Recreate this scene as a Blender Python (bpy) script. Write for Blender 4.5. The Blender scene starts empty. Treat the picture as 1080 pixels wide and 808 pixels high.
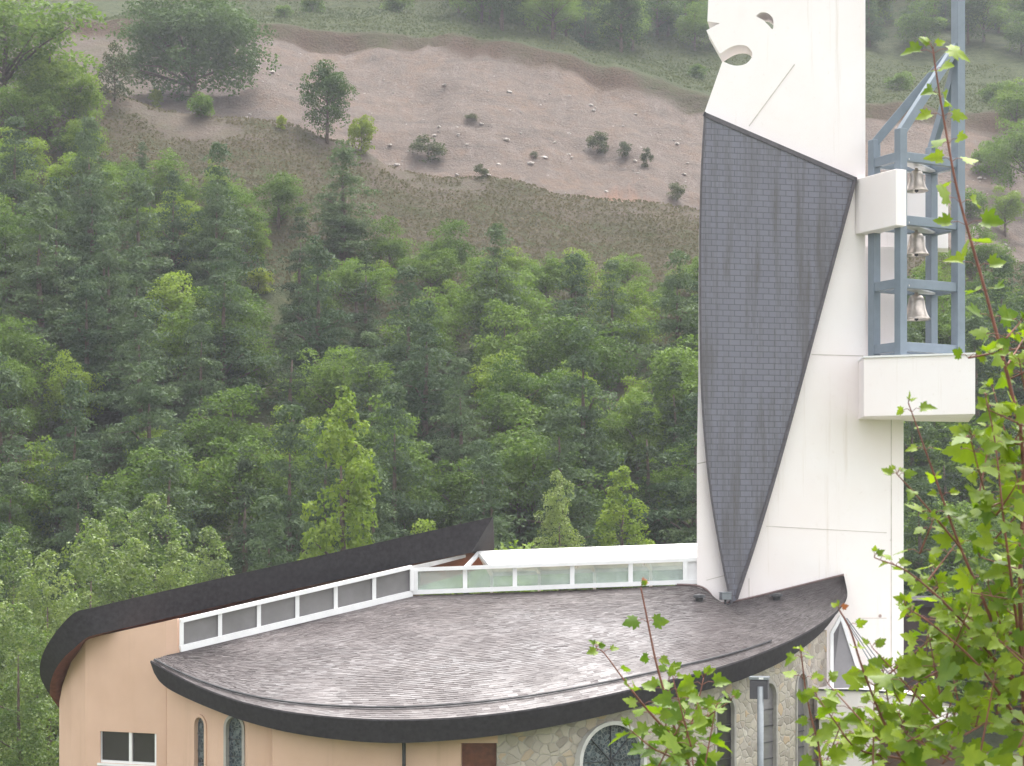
import bpy, bmesh, math, random
import numpy as np
from mathutils import Vector, Matrix
R = math.radians
rng = np.random.default_rng(11)
random.seed(5)
S = bpy.context.scene
COL = S.collection

# ------------------------------------------------------------------ camera, light, exposure
CZ, F, HOR = 10.0, 2100.0, 560.0          # eye height, focal length and eye level in reference pixels
cam = bpy.data.cameras.new('camera'); cam_o = bpy.data.objects.new('camera', cam); COL.objects.link(cam_o)
cam.sensor_width = 36; cam.lens = 36*F/1080; cam.shift_y = (HOR-404)/1080
cam.clip_start = .1; cam.clip_end = 3000
cam_o.location = (0, 0, CZ); cam_o.rotation_euler = (R(90), 0, 0)
S.camera = cam_o
cam.dof.use_dof = True; cam.dof.focus_distance = 62; cam.dof.aperture_fstop = 14
SUN_EL, SUN_AZ = 70, 30                    # azimuth clockwise from +Y (the view direction)
w = bpy.data.worlds.new('World'); S.world = w; w.use_nodes = True
nt = w.node_tree; bg = nt.nodes['Background']
sky = nt.nodes.new('ShaderNodeTexSky'); sky.sky_type = 'NISHITA'; sky.sun_disc = False
sky.sun_elevation = R(SUN_EL); sky.sun_rotation = R(SUN_AZ); sky.dust_density = 4; sky.air_density = 1.0
hs = nt.nodes.new('ShaderNodeHueSaturation'); hs.inputs['Saturation'].default_value = .08
nt.links.new(sky.outputs[0], hs.inputs['Color']); nt.links.new(hs.outputs[0], bg.inputs[0])
bg.inputs[1].default_value = .15
sl = bpy.data.lights.new('sun', 'SUN'); sl.energy = 1.5; sl.angle = R(35); sl.color = (1, .94, .84)
so = bpy.data.objects.new('sun', sl); COL.objects.link(so)
sd = Vector((math.sin(R(SUN_AZ))*math.cos(R(SUN_EL)), math.cos(R(SUN_AZ))*math.cos(R(SUN_EL)), math.sin(R(SUN_EL))))
so.rotation_euler = sd.to_track_quat('Z', 'Y').to_euler(); so.location = (0, 0, 120)
S.view_settings.view_transform = 'Standard'; S.view_settings.look = 'None'
S.view_settings.gamma = 1; S.view_settings.use_curve_mapping = False
S.view_settings.exposure = 2.0
S.render.engine = 'CYCLES'
S.cycles.max_bounces = 6; S.cycles.diffuse_bounces = 3; S.cycles.glossy_bounces = 3
S.cycles.transmission_bounces = 6; S.cycles.transparent_max_bounces = 8; S.cycles.volume_bounces = 0

def P(px, py, d):                          # a point of the place at distance d
    return Vector(((px-540)*d/F, d, CZ+(HOR-py)*d/F))
def X(px, d): return (px-540)*d/F
def Z(py, d): return CZ+(HOR-py)*d/F

# ------------------------------------------------------------------ helpers
def tag(o, label=None, cat=None, group=None, kind=None):
    if label: o['label'] = label
    if cat: o['category'] = cat
    if group: o['group'] = group
    if kind: o['kind'] = kind
    return o
def empty(name, loc, label, cat, group=None):
    o = bpy.data.objects.new(name, None); COL.objects.link(o); o.location = loc; o.empty_display_size = .2
    return tag(o, label, cat, group)
def wloc(o):
    v = Vector((0, 0, 0))
    while o is not None:
        v += o.location; o = o.parent
    return v
class MB:
    def __init__(s): s.v = []; s.f = []
    def quad(s, a, b, c, d):
        n = len(s.v); s.v += [tuple(a), tuple(b), tuple(c), tuple(d)]; s.f.append((n, n+1, n+2, n+3))
    def poly(s, pts):
        n = len(s.v); s.v += [tuple(p) for p in pts]; s.f.append(tuple(range(n, n+len(pts))))
    def prism(s, base, top):
        n = len(s.v); k = len(base); s.v += [tuple(p) for p in base]+[tuple(p) for p in top]
        s.f.append(tuple(range(n, n+k))[::-1]); s.f.append(tuple(range(n+k, n+2*k)))
        for i in range(k):
            j = (i+1) % k; s.f.append((n+i, n+j, n+k+j, n+k+i))
    def plan(s, xy, z0, z1):
        s.prism([(x, y, z0) for x, y in xy], [(x, y, z1) for x, y in xy])
    def box(s, c, size, rz=0):
        cx, cy, cz = c; a, b, h = [q/2 for q in size]; co, si = math.cos(rz), math.sin(rz)
        xy = [(cx+co*x-si*y, cy+si*x+co*y) for x, y in ((-a, -b), (a, -b), (a, b), (-a, b))]
        s.plan(xy, cz-h, cz+h)
    def beam(s, p, q, wd, h, up=Vector((0, 0, 1))):
        p, q = Vector(p), Vector(q); t = (q-p).normalized(); sx = t.cross(up)
        if sx.length < 1e-4: sx = t.cross(Vector((0, 1, 0)))
        sx = sx.normalized()*wd/2; sy = sx.cross(t).normalized()*h/2
        r = [(-1, -1), (1, -1), (1, 1), (-1, 1)]
        s.prism([p+sx*a+sy*b for a, b in r], [q+sx*a+sy*b for a, b in r])
    def tube(s, pts, rad, n=8):
        pts = [Vector(p) for p in pts]; rads = rad if hasattr(rad, '__len__') else [rad]*len(pts)
        base = len(s.v)
        for i, p in enumerate(pts):
            t = (pts[min(i+1, len(pts)-1)]-pts[max(i-1, 0)]).normalized()
            a = t.cross(Vector((.31, .17, .93))).normalized(); b = t.cross(a)
            for k in range(n):
                an = 2*math.pi*k/n; s.v.append(tuple(p+(a*math.cos(an)+b*math.sin(an))*rads[i]))
        for i in range(len(pts)-1):
            for k in range(n):
                k2 = (k+1) % n; o = base+i*n
                s.f.append((o+k, o+k2, o+n+k2, o+n+k))
        s.f.append(tuple(range(base, base+n))[::-1]); m = base+(len(pts)-1)*n; s.f.append(tuple(range(m, m+n)))
    def lathe(s, c, prof, n=28):
        base = len(s.v)
        for r_, z in prof:
            for k in range(n):
                an = 2*math.pi*k/n; s.v.append((c[0]+r_*math.cos(an), c[1]+r_*math.sin(an), c[2]+z))
        for i in range(len(prof)-1):
            for k in range(n):
                k2 = (k+1) % n; o = base+i*n
                s.f.append((o+k, o+k2, o+n+k2, o+n+k))
    def build(s, name, m, parent=None, smooth=False, recalc=True, bevel=0):
        me = bpy.data.meshes.new(name); off = wloc(parent) if parent else Vector((0, 0, 0))
        me.from_pydata([(x-off.x, y-off.y, z-off.z) for x, y, z in s.v], [], s.f)
        if recalc:
            bm = bmesh.new(); bm.from_mesh(me); bmesh.ops.recalc_face_normals(bm, faces=bm.faces)
            if bevel:
                bmesh.ops.bevel(bm, geom=[e for e in bm.edges if len(e.link_faces) == 2 and e.calc_face_angle(0) > .5],
                                offset=bevel, segments=1, affect='EDGES', clamp_overlap=True)
            bm.to_mesh(me); bm.free()
        if smooth: me.polygons.foreach_set('use_smooth', [True]*len(me.polygons))
        me.materials.append(m)
        o = bpy.data.objects.new(name, me); COL.objects.link(o)
        if parent: o.parent = parent
        return o
def cut(o, cutters):
    cs = []
    for c in cutters:
        c_o = c.build('cutter', o.data.materials[0]); cs.append(c_o)
        md = o.modifiers.new('b', 'BOOLEAN'); md.operation = 'DIFFERENCE'; md.solver = 'EXACT'; md.object = c_o
    bpy.context.view_layer.update()
    me = bpy.data.meshes.new_from_object(o.evaluated_get(bpy.context.evaluated_depsgraph_get()))
    o.modifiers.clear(); o.data = me
    for c_o in cs: bpy.data.objects.remove(c_o, do_unlink=True)
def crom(pts, n):                          # Catmull-Rom through pts, n samples per span
    p = np.array(pts, float); p = np.vstack([2*p[0]-p[1], p, 2*p[-1]-p[-2]]); out = []
    for i in range(1, len(p)-2):
        a, b, c, d = p[i-1:i+3]
        for t in np.linspace(0, 1, n, endpoint=False):
            out.append(.5*(2*b+(c-a)*t+(2*a-5*b+4*c-d)*t*t+(3*b-a-3*c+d)*t**3))
    out.append(p[-2]); return np.array(out)

# ------------------------------------------------------------------ materials
class M:
    def __init__(s, name, rough=.7, spec=.4, metal=0.0):
        s.m = bpy.data.materials.new(name); s.m.use_nodes = True; s.nt = s.m.node_tree
        s.b = s.nt.nodes['Principled BSDF']; s.b.inputs['Roughness'].default_value = rough
        s.b.inputs['Specular IOR Level'].default_value = spec; s.b.inputs['Metallic'].default_value = metal
    def n(s, t, **k):
        q = s.nt.nodes.new('ShaderNode'+t)
        for a, b in k.items(): setattr(q, a, b)
        return q
    def l(s, a, b): s.nt.links.new(a, b)
    def pos(s, scale=(1, 1, 1), obj=False):
        g = s.n('TexCoord').outputs['Object'] if obj else s.n('NewGeometry').outputs['Position']
        mp = s.n('Mapping'); mp.inputs['Scale'].default_value = scale; s.l(g, mp.inputs[0]); return mp.outputs[0]
    def noise(s, vec, scale, detail=4, rough=.6):
        t = s.n('TexNoise'); t.inputs['Scale'].default_value = scale; t.inputs['Detail'].default_value = detail
        t.inputs['Roughness'].default_value = rough; s.l(vec, t.inputs['Vector']); return t.outputs[0]
    def ramp(s, fac, stops):
        r = s.n('ValToRGB'); el = r.color_ramp.elements
        while len(el) < len(stops): el.new(.5)
        for e, (p, c) in zip(el, stops):
            e.position = p; e.color = (*c, 1) if hasattr(c, '__len__') else (c, c, c, 1)
        s.l(fac, r.inputs[0]); return r.outputs[0]
    def mix(s, fac, a, b, mode='MIX'):
        x = s.n('Mix', data_type='RGBA', blend_type=mode)
        for i, q in ((0, fac), (6, a), (7, b)):
            if hasattr(q, 'is_linked'): s.l(q, x.inputs[i])
            else: x.inputs[i].default_value = q if i == 0 else (*q, 1)
        return x.outputs[2]
    def math(s, op, a, b=0.0, c=None):
        x = s.n('Math', operation=op)
        for i, q in enumerate((a, b) if c is None else (a, b, c)):
            if hasattr(q, 'is_linked'): s.l(q, x.inputs[i])
            else: x.inputs[i].default_value = q
        return x.outputs[0]
    def col(s, c):
        if hasattr(c, 'is_linked'): s.l(c, s.b.inputs['Base Color'])
        else: s.b.inputs['Base Color'].default_value = (*c, 1)
        return s
    def bump(s, h, strength=.3, dist=.02):
        b = s.n('Bump'); b.inputs['Strength'].default_value = strength; b.inputs['Distance'].default_value = dist
        s.l(h, b.inputs['Height']); s.l(b.outputs[0], s.b.inputs['Normal'])
def plain(name, c, rough=.6, spec=.4, metal=0, var=.15, scale=3):
    m = M(name, rough, spec, metal); p = m.pos(); n = m.noise(p, scale, 5)
    m.col(m.ramp(n, [(.3, tuple(x*(1-var) for x in c)), (.7, tuple(min(1, x*(1+var)) for x in c))])); return m.m

def mat_concrete():
    m = M('white_concrete', .75, .3); p = m.pos()
    big = m.noise(p, .35, 5, .65); fine = m.noise(p, 9, 4); st = m.noise(m.pos((2.5, 2.5, .12)), 1, 5, .7)
    c = m.ramp(big, [(.3, (.87, .80, .79)), (.65, (.89, .845, .85))])
    c = m.mix(m.ramp(st, [(.6, 0.0), (.78, .5)]), c, (.60, .50, .42))
    c = m.mix(m.ramp(fine, [(.62, 0.0), (.75, .18)]), c, (.55, .47, .40))
    # tie holes of the formwork
    v = m.n('TexVoronoi', feature='F1'); v.inputs['Scale'].default_value = .55; v.inputs['Randomness'].default_value = .35; m.l(p, v.inputs['Vector'])
    c = m.mix(m.ramp(v.outputs['Distance'], [(.022, .9), (.04, 0.0)]), c, (.3, .2, .18))
    m.col(c); m.bump(fine, .15, .01); return m.m
def mat_slate_panel():
    m = M('slate_cladding', .5, .45); uv = m.n('UVMap'); uv.uv_map = 'UVMap'
    br = m.n('TexBrick'); br.offset = .5; m.l(uv.outputs[0], br.inputs['Vector'])
    for k, q in (('Scale', 1), ('Mortar Size', .012), ('Mortar Smooth', .2), ('Bias', 0), ('Brick Width', .36), ('Row Height', .172)): br.inputs[k].default_value = q
    br.inputs['Color1'].default_value = (.155, .158, .198, 1); br.inputs['Color2'].default_value = (.172, .175, .216, 1); br.inputs['Mortar'].default_value = (.085, .083, .098, 1)
    p = m.pos(); st = m.noise(m.pos((2.2, 2.2, .16)), 1, 6, .75); fine = m.noise(p, 14, 4); big = m.noise(p, .5, 3)
    c = m.mix(m.ramp(st, [(.47, 0.0), (.62, .8)]), br.outputs['Color'], (.09, .083, .082))
    c = m.mix(m.ramp(m.noise(m.pos((3, 3, .35)), 1.3, 5, .7), [(.6, 0.0), (.8, .35)]), c, (.21, .21, .23))
    c = m.mix(m.math('MULTIPLY', fine, .5), c, m.mix(.5, c, (.14, .13, .17)))
    m.col(c); m.bump(m.math('SUBTRACT', m.math('MULTIPLY', fine, .3), br.outputs['Fac']), .6, .015); return m.m
def mat_roof_slate():
    m = M('roof_slate', .34, .62); a = m.n('Attribute'); a.attribute_name = 'tint'
    p = m.pos(); n = m.noise(p, 1.1, 6, .7); fine = m.noise(p, 26, 3)
    c = m.ramp(a.outputs['Fac'], [(0, (.068, .056, .057)), (.5, (.082, .07, .071)), (1, (.10, .086, .086))])
    c = m.mix(m.ramp(n, [(.42, 0.0), (.75, .6)]), c, (.17, .15, .15)); m.col(c)
    g = m.math('POWER', m.math('FRACT', m.math('MULTIPLY', a.outputs['Fac'], 17.3)), 1.1)
    pt = m.ramp(m.noise(m.pos((.6, 1, 1)), .6, 6, .75), [(.40, .05), (.62, 1.0)])
    sp = m.math('MULTIPLY', g, pt)
    m.l(m.math('MULTIPLY_ADD', sp, .85, .2), m.b.inputs['Specular IOR Level']); m.l(m.math('MULTIPLY_ADD', sp, -.2, .46), m.b.inputs['Roughness'])
    m.bump(fine, .25, .006); return m.m
def mat_render():
    m = M('peach_render', .9, .15); p = m.pos(); n = m.noise(p, .8, 5, .65); f = m.noise(p, 30, 3)
    st = m.noise(m.pos((3, 3, .15)), 1, 4, .6)
    c = m.ramp(n, [(.3, (.60, .405, .305)), (.7, (.66, .455, .35))])
    c = m.mix(m.ramp(st, [(.58, 0.0), (.8, .35)]), c, (.42, .28, .19)); m.col(c); m.bump(f, .3, .006); return m.m
def mat_stone():
    m = M('stone_masonry', .85, .25); p = m.pos((1, 1, 1.15)); wv = m.n('VectorMath', operation='ADD')
    ns = m.n('TexNoise'); ns.inputs['Scale'].default_value = 2.5; m.l(p, ns.inputs['Vector'])
    sc = m.n('VectorMath', operation='SCALE'); sc.inputs['Scale'].default_value = .22; m.l(ns.outputs[1], sc.inputs[0]); m.l(p, wv.inputs[0]); m.l(sc.outputs[0], wv.inputs[1])
    v = m.n('TexVoronoi', feature='F1'); e = m.n('TexVoronoi', feature='DISTANCE_TO_EDGE')
    for q in (v, e): q.inputs['Scale'].default_value = 3.7; m.l(wv.outputs[0], q.inputs['Vector'])
    sep = m.n('SeparateColor'); m.l(v.outputs['Color'], sep.inputs[0])
    c = m.ramp(sep.outputs[0], [(0, (.27, .24, .21)), (.25, (.43, .385, .32)), (.5, (.52, .47, .41)), (.75, (.38, .34, .31)), (.9, (.5, .37, .24)), (1, (.58, .54, .48))])
    c = m.mix(m.math('MULTIPLY', m.noise(p, 16, 4), .5), c, (.36, .32, .28))
    c = m.mix(m.ramp(e.outputs['Distance'], [(.02, 1.0), (.05, 0.0)]), c, (.40, .37, .33)); m.col(c)
    m.bump(m.ramp(e.outputs['Distance'], [(0, 0.0), (.12, 1.0)]), .7, .03); return m.m
def mat_glass(name, c, rough=.06, alpha_t=.0):
    m = M(name, rough, .6); p = m.pos(); n = m.noise(p, 1.5, 3)
    m.col(m.ramp(n, [(.3, c), (.7, tuple(x*1.3 for x in c))]))
    m.b.inputs['Transmission Weight'].default_value = alpha_t; m.b.inputs['IOR'].default_value = 1.15 if alpha_t else 1.5
    return m.m
def mat_stained():
    m = M('stained_glass', .15, .6); p = m.pos(); v = m.n('TexVoronoi', feature='F1'); v.inputs['Scale'].default_value = 11; m.l(p, v.inputs['Vector'])
    e = m.n('TexVoronoi', feature='DISTANCE_TO_EDGE'); e.inputs['Scale'].default_value = 11; m.l(p, e.inputs['Vector'])
    sep = m.n('SeparateColor'); m.l(v.outputs['Color'], sep.inputs[0])
    c = m.ramp(sep.outputs[1], [(0, (.015, .02, .03)), (.5, (.035, .05, .07)), (.8, (.06, .08, .10)), (1, (.14, .17, .19))])
    c = m.mix(m.ramp(e.outputs['Distance'], [(.02, 1.0), (.07, 0.0)]), c, (.17, .18, .19)); m.col(c); return m.m
def mat_leaf(name, dark, light, trans=.35, scale=.9, rough=.6, spec=.15, young=None):
    m = M(name, rough, spec); oi = m.n('ObjectInfo'); p = m.pos(obj=True)
    a = m.n('Attribute'); a.attribute_name = 'tint'
    n = m.noise(p, scale, 3)
    f = m.math('ADD', m.math('MULTIPLY', n, .5), m.math('MULTIPLY', a.outputs['Fac'], .5))
    f = m.math('ADD', f, m.math('MULTIPLY_ADD', oi.outputs['Random'], .36, -.18))
    c = m.ramp(f, [(.2, dark), (.8, light)])
    if young: c = m.mix(m.ramp(a.outputs['Fac'], [(.93, 0.0), (.97, 1.0)]), c, young)
    m.col(c)
    tr = m.n('BsdfTranslucent'); g = m.mix(1, c, (1.35, 1.45, .75), 'MULTIPLY'); m.l(g, tr.inputs[0])
    mx = m.n('MixShader'); mx.inputs[0].default_value = trans; out = m.nt.nodes['Material Output']
    m.l(m.b.outputs[0], mx.inputs[1]); m.l(tr.outputs[0], mx.inputs[2]); m.l(mx.outputs[0], out.inputs[0]); return m.m
def mat_hill():
    m = M('hillside_ground', .95, .1); a = m.n('Attribute'); a.attribute_name = 'zone'
    sep = m.n('SeparateColor'); m.l(a.outputs['Color'], sep.inputs[0])
    p = m.pos(); n1 = m.noise(p, .12, 6, .7); n2 = m.noise(p, .9, 6, .7); n3 = m.noise(p, 4, 5, .7); hz = m.noise(m.pos((.22, .5, 2.2)), .8, 5, .7)
    grass = m.ramp(hz, [(.3, (.05, .052, .03)), (.45, (.08, .078, .042)), (.55, (.105, .088, .058)), (.66, (.125, .098, .078)), (.8, (.15, .125, .112))])
    grass = m.mix(m.ramp(n2, [(.45, 0.0), (.68, .85)]), grass, (.115, .086, .075))
    grass = m.mix(m.ramp(m.noise(p, .35, 5, .7), [(.5, 0.0), (.62, .8)]), grass, (.075, .09, .035))
    grass = m.mix(m.ramp(n3, [(.45, 0.0), (.75, .5)]), grass, (.06, .065, .032))
    rock = m.ramp(n1, [(.3, (.165, .130, .112)), (.5, (.195, .155, .133)), (.62, (.215, .155, .120)), (.8, (.175, .142, .124))])
    rock = m.mix(m.ramp(n2, [(.4, 0.0), (.75, .6)]), rock, (.115, .10, .095)); rock = m.mix(m.ramp(n3, [(.55, 0.0), (.70, .7)]), rock, (.29, .26, .245))
    rock = m.mix(m.ramp(m.noise(m.pos((.5, .5, .06)), 1, 5, .7), [(.5, 0.0), (.75, .35)]), rock, (.22, .15, .115))
    rock = m.mix(m.ramp(m.noise(m.pos((.12, .12, 1.1)), 1, 6, .75), [(.52, 0.0), (.68, .6)]), rock, (.105, .09, .084)); rock = m.mix(m.ramp(m.noise(m.pos((.9, .3, .08)), 1, 6, .75), [(.53, 0.0), (.66, .5)]), rock, (.25, .215, .195))
    sepp = m.n('SeparateXYZ'); m.l(p, sepp.inputs[0]); dx = m.math('ABSOLUTE', m.math('SUBTRACT', sepp.outputs[0], 9.5)); dy = m.math('ABSOLUTE', m.math('SUBTRACT', sepp.outputs[1], 181))
    ox = m.math('ADD', m.math('MULTIPLY', dx, .12), m.math('MULTIPLY', dy, .10)); ox = m.math('ADD', ox, m.math('MULTIPLY_ADD', m.noise(m.pos((1.6, .25, .25)), .7, 5, .7), 1.1, -.35)); rock = m.mix(m.ramp(ox, [(.55, .75), (1.0, 0.0)]), rock, (.29, .165, .115))
    earth = m.ramp(n3, [(.3, (.06, .04, .03)), (.7, (.13, .085, .06))])
    up = m.ramp(n2, [(.3, (.045, .06, .028)), (.6, (.085, .10, .045)), (.8, (.12, .11, .065))])
    c = m.mix(sep.outputs[0], grass, rock); c = m.mix(sep.outputs[2], c, up); c = m.mix(sep.outputs[1], c, earth)
    m.col(c); m.bump(m.math('ADD', n3, n2), 1.0, .8); return m.m
def mat_ground():
    m = M('valley_ground', .95, .1); p = m.pos(); n = m.noise(p, .3, 6, .7); f = m.noise(p, 5, 4)
    c = m.ramp(n, [(.3, (.045, .06, .025)), (.6, (.09, .105, .045)), (.8, (.14, .12, .08))]); m.col(m.mix(m.math('MULTIPLY', f, .5), c, (.05, .06, .03))); m.bump(f, .6, .08); return m.m

CONC = mat_concrete(); SLATEP = mat_slate_panel(); SLATE = mat_roof_slate(); RENDER = mat_render(); STONE = mat_stone()
FASCIA = plain('dark_roofing_felt', (.033, .030, .033), .8, .2, 0, .35, 8)
TRIM = plain('slate_flashing', (.085, .077, .088), .5, .4, 0, .25, 5)
SOFFIT = plain('red_brown_wood', (.16, .055, .035), .7, .2, 0, .3, 6)
WHITE = plain('white_paint', (.78, .78, .79), .4, .4, 0, .05, 3)
STEEL = plain('blue_grey_steel', (.165, .205, .25), .4, .5, 0, .10, 2)
BRONZE = plain('bell_metal', (.52, .46, .41), .32, .5, .85, .25, 4)
PALE = plain('galvanised_plate', (.62, .61, .62), .35, .5, .2, .1, 6)
DARKM = plain('dark_metal', (.05, .05, .055), .5, .4, .2, .2, 5)
GREYM = plain('grey_metal', (.22, .24, .26), .45, .5, .3, .12, 4)
WOOD = plain('brown_door_wood', (.15, .055, .03), .5, .3, 0, .3, 7)
GDARK = mat_glass('dark_window_glass', (.03, .026, .028), .05)
GREFL = mat_glass('grey_reflecting_glass', (.165, .157, .165), .08)
GCLEAR = mat_glass('pale_green_glazing', (.74, .82, .79), .12, .75)
STAIN = mat_stained()
POLY = plain('opal_glazing_sheet', (.80, .80, .80), .3, .4, 0, .03, 2)
BARK = plain('bark', (.10, .075, .06), .9, .2, 0, .4, 6)
BIRCHB = plain('pale_bark', (.24, .22, .19), .9, .2, 0, .5, 5)
TWIG = plain('red_brown_twig', (.19, .075, .055), .55, .35, 0, .3, 25)
ROCK = plain('pale_rock', (.42, .38, .355), .9, .2, 0, .2, 3)
DRY = mat_leaf('dry_grass_blades', (.078, .074, .042), (.13, .105, .07), .2, .1, .8, .1)

# ------------------------------------------------------------------ terrain
def vnoise(x, y, s, seed=0):
    def h(i, j):
        q = np.sin(i*127.1+j*311.7+seed*74.7)*43758.5453; return q-np.floor(q)
    x = np.asarray(x, float)/s; y = np.asarray(y, float)/s; i = np.floor(x); j = np.floor(y); u = x-i; v = y-j
    u = u*u*(3-2*u); v = v*v*(3-2*v)
    return (h(i, j)*(1-u)+h(i+1, j)*u)*(1-v)+(h(i, j+1)*(1-u)+h(i+1, j+1)*u)*v
def fbm(x, y, s, seed=0):
    return sum(vnoise(x, y, s/2**k, seed+k)*.5**k for k in range(4))/1.875
def crest(x):
    xc = np.clip(x, -70, 70)
    return 160+2.5*np.sin(xc*.11+1), 38.4-.175*xc+.6*np.sin(xc*.17)+.35*np.sin(xc*.41+2)
def scree_top(x):
    dt = 215+5*(fbm(x, x*0, 9, 5)-.5)
    zt = np.interp(x, [-80, -26, -6, 6, 13, 20.5, 47, 90], [66, 64.5, 63.6, 61.4, 59.2, 57.0, 55.8, 55])
    return dt, zt+1.6*(fbm(x, x*0+9, 6, 6)-.5)
def hill(x, d):
    x = np.asarray(x, float); d = np.asarray(d, float)
    dc, zc = crest(x); dt, zt = scree_top(x)
    t = np.clip((d-90)/(dc-90), 0, 1); z = zc*t**1.06
    db = dc+12; zb = zc-2.2
    z = np.where(d > dc, zc+(zb-zc)*np.clip((d-dc)/(db-dc), 0, 1), z)
    t = np.clip((d-db)/(dt-db), 0, 1); z = np.where(d > db, zb+(zt-1.7-zb)*(t*.85+.15*t*t), z)
    z = np.where(d > dt, zt-1.7+1.7*np.clip((d-dt)/.9, 0, 1), z)
    z = np.where(d > dt+.9, zt+.36*(d-dt-.9), z); z = np.where(d > dt+26, zt+.36*25.1+.5*(d-dt-26), z)
    amp = np.clip((d-92)/10, 0, 1)
    inpit = (d > db) & (d < dt)
    return z+amp*((fbm(x, d, 14, 1)-.5)*2.2+(fbm(x, d, 3, 2)-.5)*np.where(inpit, 1.3, .55)+np.where(inpit, 1, 0)*((fbm(x*1.0+d*.25, d*.22, 5, 12)-.5)*2.2+(fbm(x, d, 2.2, 15)-.5)*.8))
def near(x, d):
    return np.interp(d, [-60, 10, 46, 90], [8.3, 8.3, 0, 0])+(fbm(x, d, 12, 3)-.5)*.5*np.clip((90-d)/10, 0, 1)
def ground_z(x, d):
    return float(hill(x, d)) if d >= 90 else float(near(x, d))
def grid(name, xs, ys, fz, mat, zone=None):
    gx, gy = np.meshgrid(xs, ys); gz = fz(gx, gy); n, k = len(ys), len(xs)
    v = np.stack([gx, gy, gz], -1).reshape(-1, 3)
    i = (np.arange(n-1)[:, None]*k+np.arange(k-1)[None]).reshape(-1)
    f = np.stack([i, i+1, i+k+1, i+k], -1)
    me = bpy.data.meshes.new(name); me.from_pydata(v.tolist(), [], f.tolist()); me.materials.append(mat)
    me.polygons.foreach_set('use_smooth', [True]*len(me.polygons))
    if zone is not None:
        at = me.color_attributes.new('zone', 'FLOAT_COLOR', 'POINT'); c = zone(gx, gy).reshape(-1, 4); at.data.foreach_set('color', c.astype(np.float32).ravel())
    o = bpy.data.objects.new(name, me); COL.objects.link(o); o['kind'] = 'structure'; return o
def zone(x, d):
    dc, _ = crest(x); dt, _ = scree_top(x); n = fbm(x, d, 5, 8)-.5
    rock = np.clip((d-dc-1.5+n*5)/2, 0, 1)*np.clip((dt-d)/1, 0, 1)
    rock = np.where((x > -35) & (x < 60), rock, rock*.6)
    foot = np.exp(-((d-dc+1.8)/2.6)**2)*np.clip(.7+n*3, 0, 1)*.85
    for cx, cd, rr in ((6.8, 128, 2.6), (-29, 111, 3.0)): rock = np.maximum(rock, np.clip(1.6-((x-cx)**2+((d-cd)*.8)**2)**.5/rr+n, 0, 1)*.9)
    rock = np.maximum(rock, foot); patch = rock*(d < dc-8)
    earth = np.clip(1.5-np.abs(d-dt-.2+n*3)/1.5, 0, 1)*np.clip(.8+n*3, 0, 1)
    upper = np.clip((d-dt-.6)/1.2, 0, 1)
    pxx = x*F/d+540; lim = np.interp(pxx, [0, 80, 300, 450, 700, 1080], [154, 149, 142.5, 143, 143, 148]); upper = np.maximum(upper, np.clip((lim-d+n*6)/3, 0, 1)*.8*(1-patch))
    return np.stack([rock, earth, upper, np.ones_like(rock)], -1)
xs = np.concatenate([np.arange(-330, -72, 12), np.arange(-72, 72, .9), np.arange(72, 331, 12)])
ground = grid('ground', xs[::2], np.concatenate([np.arange(-60, 90, 2.5), [90]]), near, mat_ground())
hillside = grid('hillside', xs, np.concatenate([np.arange(90, 240, .9), np.arange(240, 600, 5)]), hill, mat_hill(), zone)

# ------------------------------------------------------------------ bell tower
A = Vector((X(735, 58.8), 58.8)); B = Vector((X(940, 60.3), 60.3)); TU = (B-A).normalized(); TN = Vector((TU.y, -TU.x))   # TN faces the viewer
def on_tower(px, py, out=0.0):
    k = (px-540)/F; a0 = A+TN*out
    # a0 + s*TU with x = k*y
    s = (k*a0.y-a0.x)/(TU.x-k*TU.y); q = a0+TU*s
    return Vector((q.x, q.y, Z(py, q.y)))
def back(p, t): return Vector((p.x+.178*t, p.y+.98*t, p.z))   # the side walls of the tower run back to the right
tower = empty('bell_tower', (X(840, 60), 60, 0), 'tall white concrete church tower with a big pointed slate panel on its front', 'tower')
def smoothpts(pts, n=6): return [tuple(q) for q in crom(pts, n)]
out = [(735, 835), (735, 640), (735, 480), (736.5, 400), (737, 250), (739, 180), (743.5, 117), (762, 64.5)]
out += smoothpts([(762, 64.5), (770, 68), (778, 69.3), (787, 67), (793, 60), (792.5, 54), (787, 48.5), (779, 47.5), (770, 50), (759, 57)])[1:]
out += [(745, 32), (759, 24.5), (746, 22.5), (747, 0), (750, -60), (772, -120), (820, -175), (912.5, -215), (912.5, 400), (953, 400), (953, 835)]
mb = MB(); front = [on_tower(*q) for q in out]; mb.prism(front, [back(p, 1.1) for p in front])
wall = mb.build('wall', CONC, tower)
c1 = smoothpts([(796, 13), (801, 9.3), (808, 9.5), (813.5, 14), (815, 20), (814, 27), (809.5, 22.5), (803.5, 17), (796, 13)], 4)[:-1]
cm = MB(); fr = [on_tower(*q, out=.4) for q in c1]; cm.prism(fr, [back(p, 2.2) for p in fr]); cut(wall, [cm])
# formwork joints, proud dark beads 3 mm high
JOINT = plain('joint_stain', (.58, .53, .50), .8, .2)
for a, b, wd in (((838, 68), (790, 133), .035), ((856, 374), (911, 375.5), .03), ((808, 555), (935, 562), .02), ((940, 440), (940, 830), .03), ((735.6, 489), (746, 487), .03), ((745, 612), (768, 606), .02), ((905, 652), (935, 652), .02), ((790, 610), (790, 632), .02)):
    p, q = on_tower(*a, out=.003), on_tower(*b, out=.003); jm = MB(); jm.beam(p, q, .012, wd, Vector((0, 0, 1)) if abs(p.x-q.x) > .05 else Vector((1, 0, 0))); jm.build('joint', JOINT, wall)
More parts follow.
